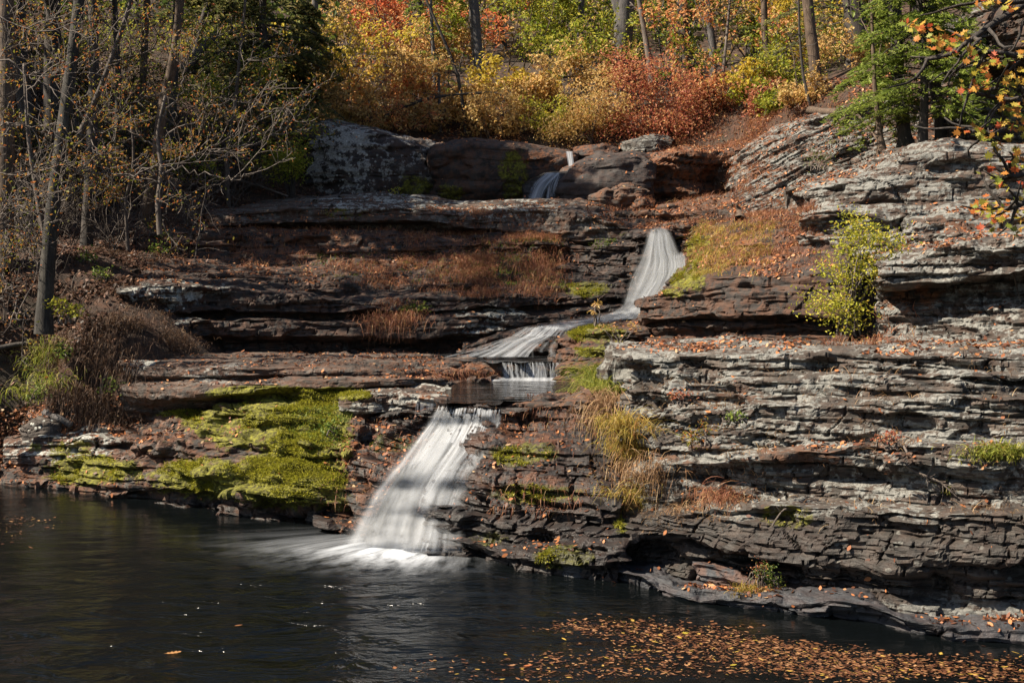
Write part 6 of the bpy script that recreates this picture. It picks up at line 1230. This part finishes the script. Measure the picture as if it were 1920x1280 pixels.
# ------------------------------------------------------------------ maple boughs near the camera
mb = np.array([6.6, 8.4, float(ground_z(6.6, 8.4)) - .1]); T_ = thing('maple_tree', mb, 'autumn maple whose yellow and orange boughs hang in from beside the viewer', 'tree')
rng = np.random.default_rng(77)
tp = np.array([mb, mb + [-.1, 0, 2.5], mb + [.05, -.1, 5], mb + [.1, 0, 7.5], mb + [.3, .2, 11]]); tb = Tubes(); tb.add(tp, [.16, .13, .11, .09, .04], 10, .1); tb.build('trunk', M['bark_grey'], T_, mb)
MB = [[(1990, -40, 7.3), (1915, 12, 7.2), (1860, 46, 7.1), (1820, 75, 7.0), (1775, 104, 7.0), (1735, 112, 7.0)], [(1990, 120, 7.2), (1930, 110, 7.1), (1880, 100, 7.0), (1835, 95, 7.0)], [(2000, 190, 7.3), (1930, 190, 7.2), (1880, 185, 7.1), (1830, 175, 7.0)], [(2010, 240, 7.3), (1940, 235, 7.2), (1880, 250, 7.1), (1825, 245, 7.0)], [(2010, 330, 7.2), (1940, 320, 7.1), (1900, 330, 7.0), (1860, 310, 7.0)], [(2010, 380, 7.2), (1940, 375, 7.1), (1890, 390, 7.0), (1840, 385, 7.0)], [(1990, -10, 7.1), (1930, 0, 7.0), (1880, 5, 7.0), (1840, -5, 7.0)]]
MLF = []
for k, lm in enumerate(MB):
    pts = pxline(lm); hz = tp[1] + (tp[-1] - tp[1]) * (.75 - .09 * k if k < 6 else .85); pts = np.concatenate([[hz], (hz + pts[0])[None] / 2, pts])
    lb = Tubes(); leaf = MLF; grow(lb, pts, .028, 1, rng, leaf, (6, 9), .10, .03, .0022, .7, .2); lb.build('limb', M['bark_dark'], T_, mb)
MC = [(1715, 48, 18), (1738, 68, 24), (1765, 82, 18), (1800, 78, 24), (1830, 108, 24), (1868, 118, 24), (1902, 150, 26), (1815, 168, 16), (1850, 158, 18), (1880, 180, 14), (1892, 238, 22), (1832, 242, 20), (1866, 262, 24), (1904, 310, 20), (1858, 318, 18), (1850, 388, 30), (1886, 392, 26), (1862, 412, 18), (1908, 418, 20), (1850, 4, 18), (1893, 14, 14), (1908, 285, 14), (1785, 98, 12), (1840, 130, 14), (1910, 210, 16), (1872, 345, 14), (1925, 100, 16), (1935, 360, 20)]
P = np.concatenate([at(a + RNG.normal(size=s) * s * .75, b + RNG.normal(size=s) * s * .55, 7.0 + RNG.normal(size=s) * .22) for a, b, s in [(x_, y_, int(s_ * .85)) for x_, y_, s_ in MC]])
mlf = np.array(MLF); mlf = mlf[proj(mlf)[0] > 1935]
P = np.concatenate([P, np.repeat(mlf, 8, 0) + RNG.normal(size=(len(mlf) * 8, 3)) * .10])
N = unit(RNG.normal(size=P.shape) * .6 + np.array([-.1, -.6, .7])); Td = unit(RNG.normal(size=P.shape) * .5 + np.array([-.2, 0, 1.0]))
V, F = shape_leaves(P, N, .019 + .015 * RNG.random(len(P)), MAPLE, RNG, .35, Td); mesh_np('crown', V - mb, [F], M['maple'], T_)
# ------------------------------------------------------------------ fallen wood
def log(name, label, pts, w_px, bark, cat='log', lift=.02, twigs=0, seed=0, taper=.6):
    K = []
    for p in pts:
        if len(p) == 3: K.append(at(*p))
        else:
            h, _ = hit(p[0], p[1], lift); K.append(h if h is not None else at(p[0], p[1], 20))
    K = np.array(K); n = len(K)
    if n > 2: K = np.concatenate([catmull(K, np.full(5, i), np.arange(5) / 5) for i in range(n - 1)] + [K[-1:]])
    base = K[0].copy(); r = w_px / FPX * K[0][1] / 2; tb = Tubes(); rng = np.random.default_rng(15000 + seed)
    tb.add(K - base, np.linspace(r, r * taper, len(K)), 8, .15)
    T_ = thing(name, base, label, cat, None); tb.build('stem', M[bark], T_)
    if twigs:
        lb = Tubes(); lf = []
        for _ in range(twigs):
            i = rng.integers(1, len(K)); grow(lb, wig(K[i] - base, rng.normal(size=3) + np.array([0, -.6, .3]), r * 26 * rng.uniform(.4, 1), 5, rng, .25), max(r * .45, .004), 1, rng, lf, (1, 3), .5, 0, .003)
        lb.build('branches', M[bark], T_)
log('fallen_log', 'reddish log lying across the leafy brow above the tilted slab', [(1516, 206), (1560, 210), (1610, 206), (1650, 196)], 13, 'bark_brown', seed=1, twigs=2)
log('fallen_log', 'second log slanting down from the brow over the tilted slab', [(1568, 232), (1600, 214), (1650, 192)], 10, 'bark_brown', seed=2)
log('dead_branch', 'long thin dead branch resting on the tilted slab below the brow', [(1556, 312), (1600, 294), (1640, 282)], 5, 'twig', 'branch', seed=3)
log('driftwood_log', 'bleached driftwood log stranded at the foot of the lichen boulder', [(592, 380), (635, 370), (680, 374)], 13, 'twig', seed=4, taper=.9)
log('dead_branch', 'pale stick leaning on the driftwood log', [(622, 384), (640, 358)], 4, 'twig', 'branch', .1, seed=5)
log('dead_branch', 'dead branch sliding down the middle of the pale cliff', [(1672, 852), (1712, 882), (1760, 902), (1795, 932)], 5, 'twig', 'branch', .06, 5, 6)
log('dead_branch', 'short broken twig crossing the dead branch on the pale cliff', [(1738, 892), (1752, 870), (1766, 852)], 4, 'twig', 'branch', .06, 1, 7)
log('dead_branch', 'bent white root hanging over the pale cliff top near the bright bush', [(1702, 628), (1718, 645), (1722, 662), (1716, 682)], 6, 'twig', 'branch', .05, 1, 8)
log('dead_branch', 'slim white twig leaning on the cliff under the jutting slab', [(1898, 478), (1902, 520), (1914, 566)], 4, 'twig', 'branch', .05, 2, 9)
log('dead_branch', 'arched russet twig at the seam of the pale cliff', [(1448, 985), (1470, 955), (1510, 945)], 4, 'twigd', 'branch', .05, 2, 10)
log('root_stub', 'pale root stub curving down the left bank', [(188, 752), (191, 722), (202, 698)], 10, 'twig', 'root', .05, 0, 11)
log('fallen_log', 'grey log end poking out above the white spotted stone', [(84, 772), (110, 784), (134, 796)], 14, 'bark_grey', lift=.08, seed=12, taper=.9)
log('fallen_log', 'dark log in the hollow of the left bank under the border trunk', [(-20, 656), (20, 648), (58, 642)], 12, 'bark_dark', lift=.1, seed=13)
log('dead_branch', 'light grey curved branch lying on the slope under the evergreen', [(440, 335, 32.5), (490, 350, 32.4), (540, 368, 32.3)], 5, 'twig', 'branch', seed=14, twigs=3)
log('fallen_log', 'leaning dead snag high on the shaded bank', [(345, 130, 36), (375, 95, 36), (408, 62, 36)], 20, 'bark_grey', seed=15)
log('tree_stump', 'dark jagged broken stump at the foot of the tilted slab', [(1388, 416), (1387, 400, 26.4), (1380, 382, 26.4)], 26, 'bark_brown', 'stump', .1, 0, 16, .08)
# ------------------------------------------------------------------ floating leaves
def floats(n, polys):
    out = []
    tot = 0
    while tot < n:
        px = RNG.uniform(-20, 1940, n * 4); py = RNG.uniform(930, 1290, n * 4); w_ = np.zeros(len(px))
        for pl, v in polys: w_ = np.maximum(w_, poly_mask(px, py, pl) * v)
        px = px + RNG.normal(size=len(px)) * 26; py = py + RNG.normal(size=len(px)) * 9
        P = atz(px, py, 0.008); w_ = w_ * ((py - 500) / 760)**-2
        w_ = w_ * (.04 + sstep(-.12, .38, fbm(P, 1.0, 3, 201, (.45, 1.3, 1)))); k = RNG.random(len(px)) < w_ * .5; out.append(P[k]); tot += k.sum()
    return np.concatenate(out)[:n]
FP = floats(5200, [([(1010, 1185), (1070, 1166), (1200, 1163), (1330, 1182), (1520, 1198), (1720, 1232), (1950, 1262), (1950, 1290), (1560, 1290), (1330, 1225), (1180, 1200)], 1.0), ([(1010, 1195), (1330, 1190), (1600, 1290), (980, 1290)], .36), ([(1700, 1205), (1950, 1215), (1950, 1290), (1800, 1260)], .2), ([(740, 1240), (1000, 1200), (1000, 1290), (740, 1290)], .10), ([(0, 940), (70, 950), (60, 1010), (0, 1000)], .22)])
N = unit(np.array([0, 0, 1.0]) + RNG.normal(size=FP.shape) * .12); Tf = unit(np.stack([np.ones(len(FP)), -.35 + RNG.normal(size=len(FP)) * .7, 0 * FP[:, 0]], -1))
Vl, Fl, o_ = [], [], 0
for q, shp in enumerate((OVAL * np.array([1.0, 1.3]), OAK, MAPLE, OVAL * np.array([.7, 1.6]))):
    sel = (np.arange(len(FP)) % 7) // 2 == q; n_ = sel.sum()
    V, F = shape_leaves(FP[sel], N[sel], .008 + .026 * RNG.random(n_)**1.8, shp, RNG, .3, Tf[sel]); Vl.append(V); Fl.append(F + o_); o_ += len(V)
tag(mesh_np('floating_leaves', np.concatenate(Vl), Fl, M['float']), 'drift of orange and tan leaves floating on the near pool', None, None, 'stuff')
for px, py, s, shp, mt, lb in [(325, 1223, .085, OAK, 'orange', 'single orange oak leaf floating alone on the dark water'), (447, 1171, .05, OVAL, 'float', 'small brown leaf floating beyond the lone oak leaf'), (990, 1247, .055, OVAL, 'scarlet', 'red leaf floating at the thin end of the leaf drift'), (1285, 1186, .05, MAPLE, 'yellow', 'bright yellow leaf riding on the near edge of the leaf drift'), (1375, 1246, .045, OVAL, 'yellow', 'golden yellow leaf floating inside the leaf drift')]:
    p_ = atz(px, py, .012); V, F = shape_leaves(np.zeros((1, 3)), np.array([[0, 0, 1.0]]), s, shp, RNG, .15, np.array([[1, .45, 0.0]]))
    o = mesh_np('floating_leaf', V, [F], M[mt]); o.location = [float(v) for v in p_]; tag(o, lb, 'leaf', 'single leaves floating on the pool')
# white spotted stone on the left bank
form('stone', 'stone with round white lichen spots at the water end of the left bank', 'stone', 'rock_brown', [36, 62, 95, 120, 142], [22.5, 22.2, 22.1, 22.2, 22.5], [([838, 840, 842, 844, 844], 0), ([828, 830, 834, 836, 838], -.05), ([808, 795, 788, 790, 806], .1), ([800, 787, 781, 784, 800], .5)], res=.03, seed=99, side=(.4, .4), hs=(.5, .25, .1), amps=(.05, .04, .015), lump=.1, lumps=.5, back=.5, skirt=.3, attrs={'spots': (1, []), 'moss': (.1, [(80, 835, 40, 8, .6)])}, tz=.3)
# ------------------------------------------------------------------ far woods
def far(name, label, n, px0, px1, y0, y1, zmax, size, mat, seed):
    rng = np.random.default_rng(seed); y = rng.uniform(y0, y1, n); px = rng.uniform(px0, px1, n); x = (px - 960) / FPX * y; z = ground_z(x, y, False) + rng.random(n) * zmax
    P = np.stack([x, y, z], -1); k = fbm(P, 2.2, 3, seed) > -.08; P = P[k]
    V, F = leaf_cards(P, size * (.6 + .8 * rng.random(len(P))), .6, .3, rng); tag(mesh_np(name, V, [F], M[mat]), label, None, None, 'stuff')
far('distant_woods', 'yellow green mass of far off woods up the slope', 26000, 820, 1980, 58, 80, 9, .16, 'yelgreen', 301)
far('distant_woods', 'golden mass of far off woods up the slope', 22000, 560, 1980, 55, 76, 8, .15, 'gold', 302)
far('distant_woods', 'dark green mass of far off woods above the shaded bank', 22000, -120, 640, 44, 72, 9, .16, 'green', 303)
# ------------------------------------------------------------------ light, sky, camera
SUN_AZ, SUN_EL = R(-13), R(47)
S = Vector((-math.cos(SUN_EL) * math.cos(SUN_AZ), math.cos(SUN_EL) * math.sin(SUN_AZ), math.sin(SUN_EL)))
sd = bpy.data.lights.new('sun', 'SUN'); sd.energy = 5.0; sd.angle = R(0.5); sd.color = (1.0, 0.89, 0.72)
so = bpy.data.objects.new('sun', sd); COL.objects.link(so); so.rotation_euler = (-S).to_track_quat('-Z', 'Y').to_euler()
w = bpy.data.worlds.new('World'); sc.world = w; w.use_nodes = True
wn = w.node_tree; bg = wn.nodes['Background']
sk = wn.nodes.new('ShaderNodeTexSky'); sk.sky_type = 'NISHITA'; sk.sun_disc = False
sk.sun_elevation = SUN_EL; sk.sun_rotation = math.atan2(S.x, S.y)
wn.links.new(sk.outputs[0], bg.inputs[0]); bg.inputs[1].default_value = 0.05
cd = bpy.data.cameras.new('camera'); cam = bpy.data.objects.new('camera', cd); COL.objects.link(cam)
cd.sensor_width = 36; cd.lens = 36 * FPX / 1920; cd.clip_end = 600; cd.clip_start = 0.1
cam.location = CAM; cam.rotation_euler = (math.pi / 2 - TILT, 0, 0); sc.camera = cam
sc.view_settings.view_transform = 'Standard'; sc.view_settings.look = 'None'; sc.view_settings.exposure = 1.3; sc.view_settings.gamma = 1
sc.cycles.use_denoising = True
sc.cycles.max_bounces = 8; sc.cycles.transparent_max_bounces = 28; sc.cycles.diffuse_bounces = 2; sc.cycles.glossy_bounces = 3; sc.cycles.transmission_bounces = 4
sc.cycles.caustics_reflective = False; sc.cycles.caustics_refractive = False
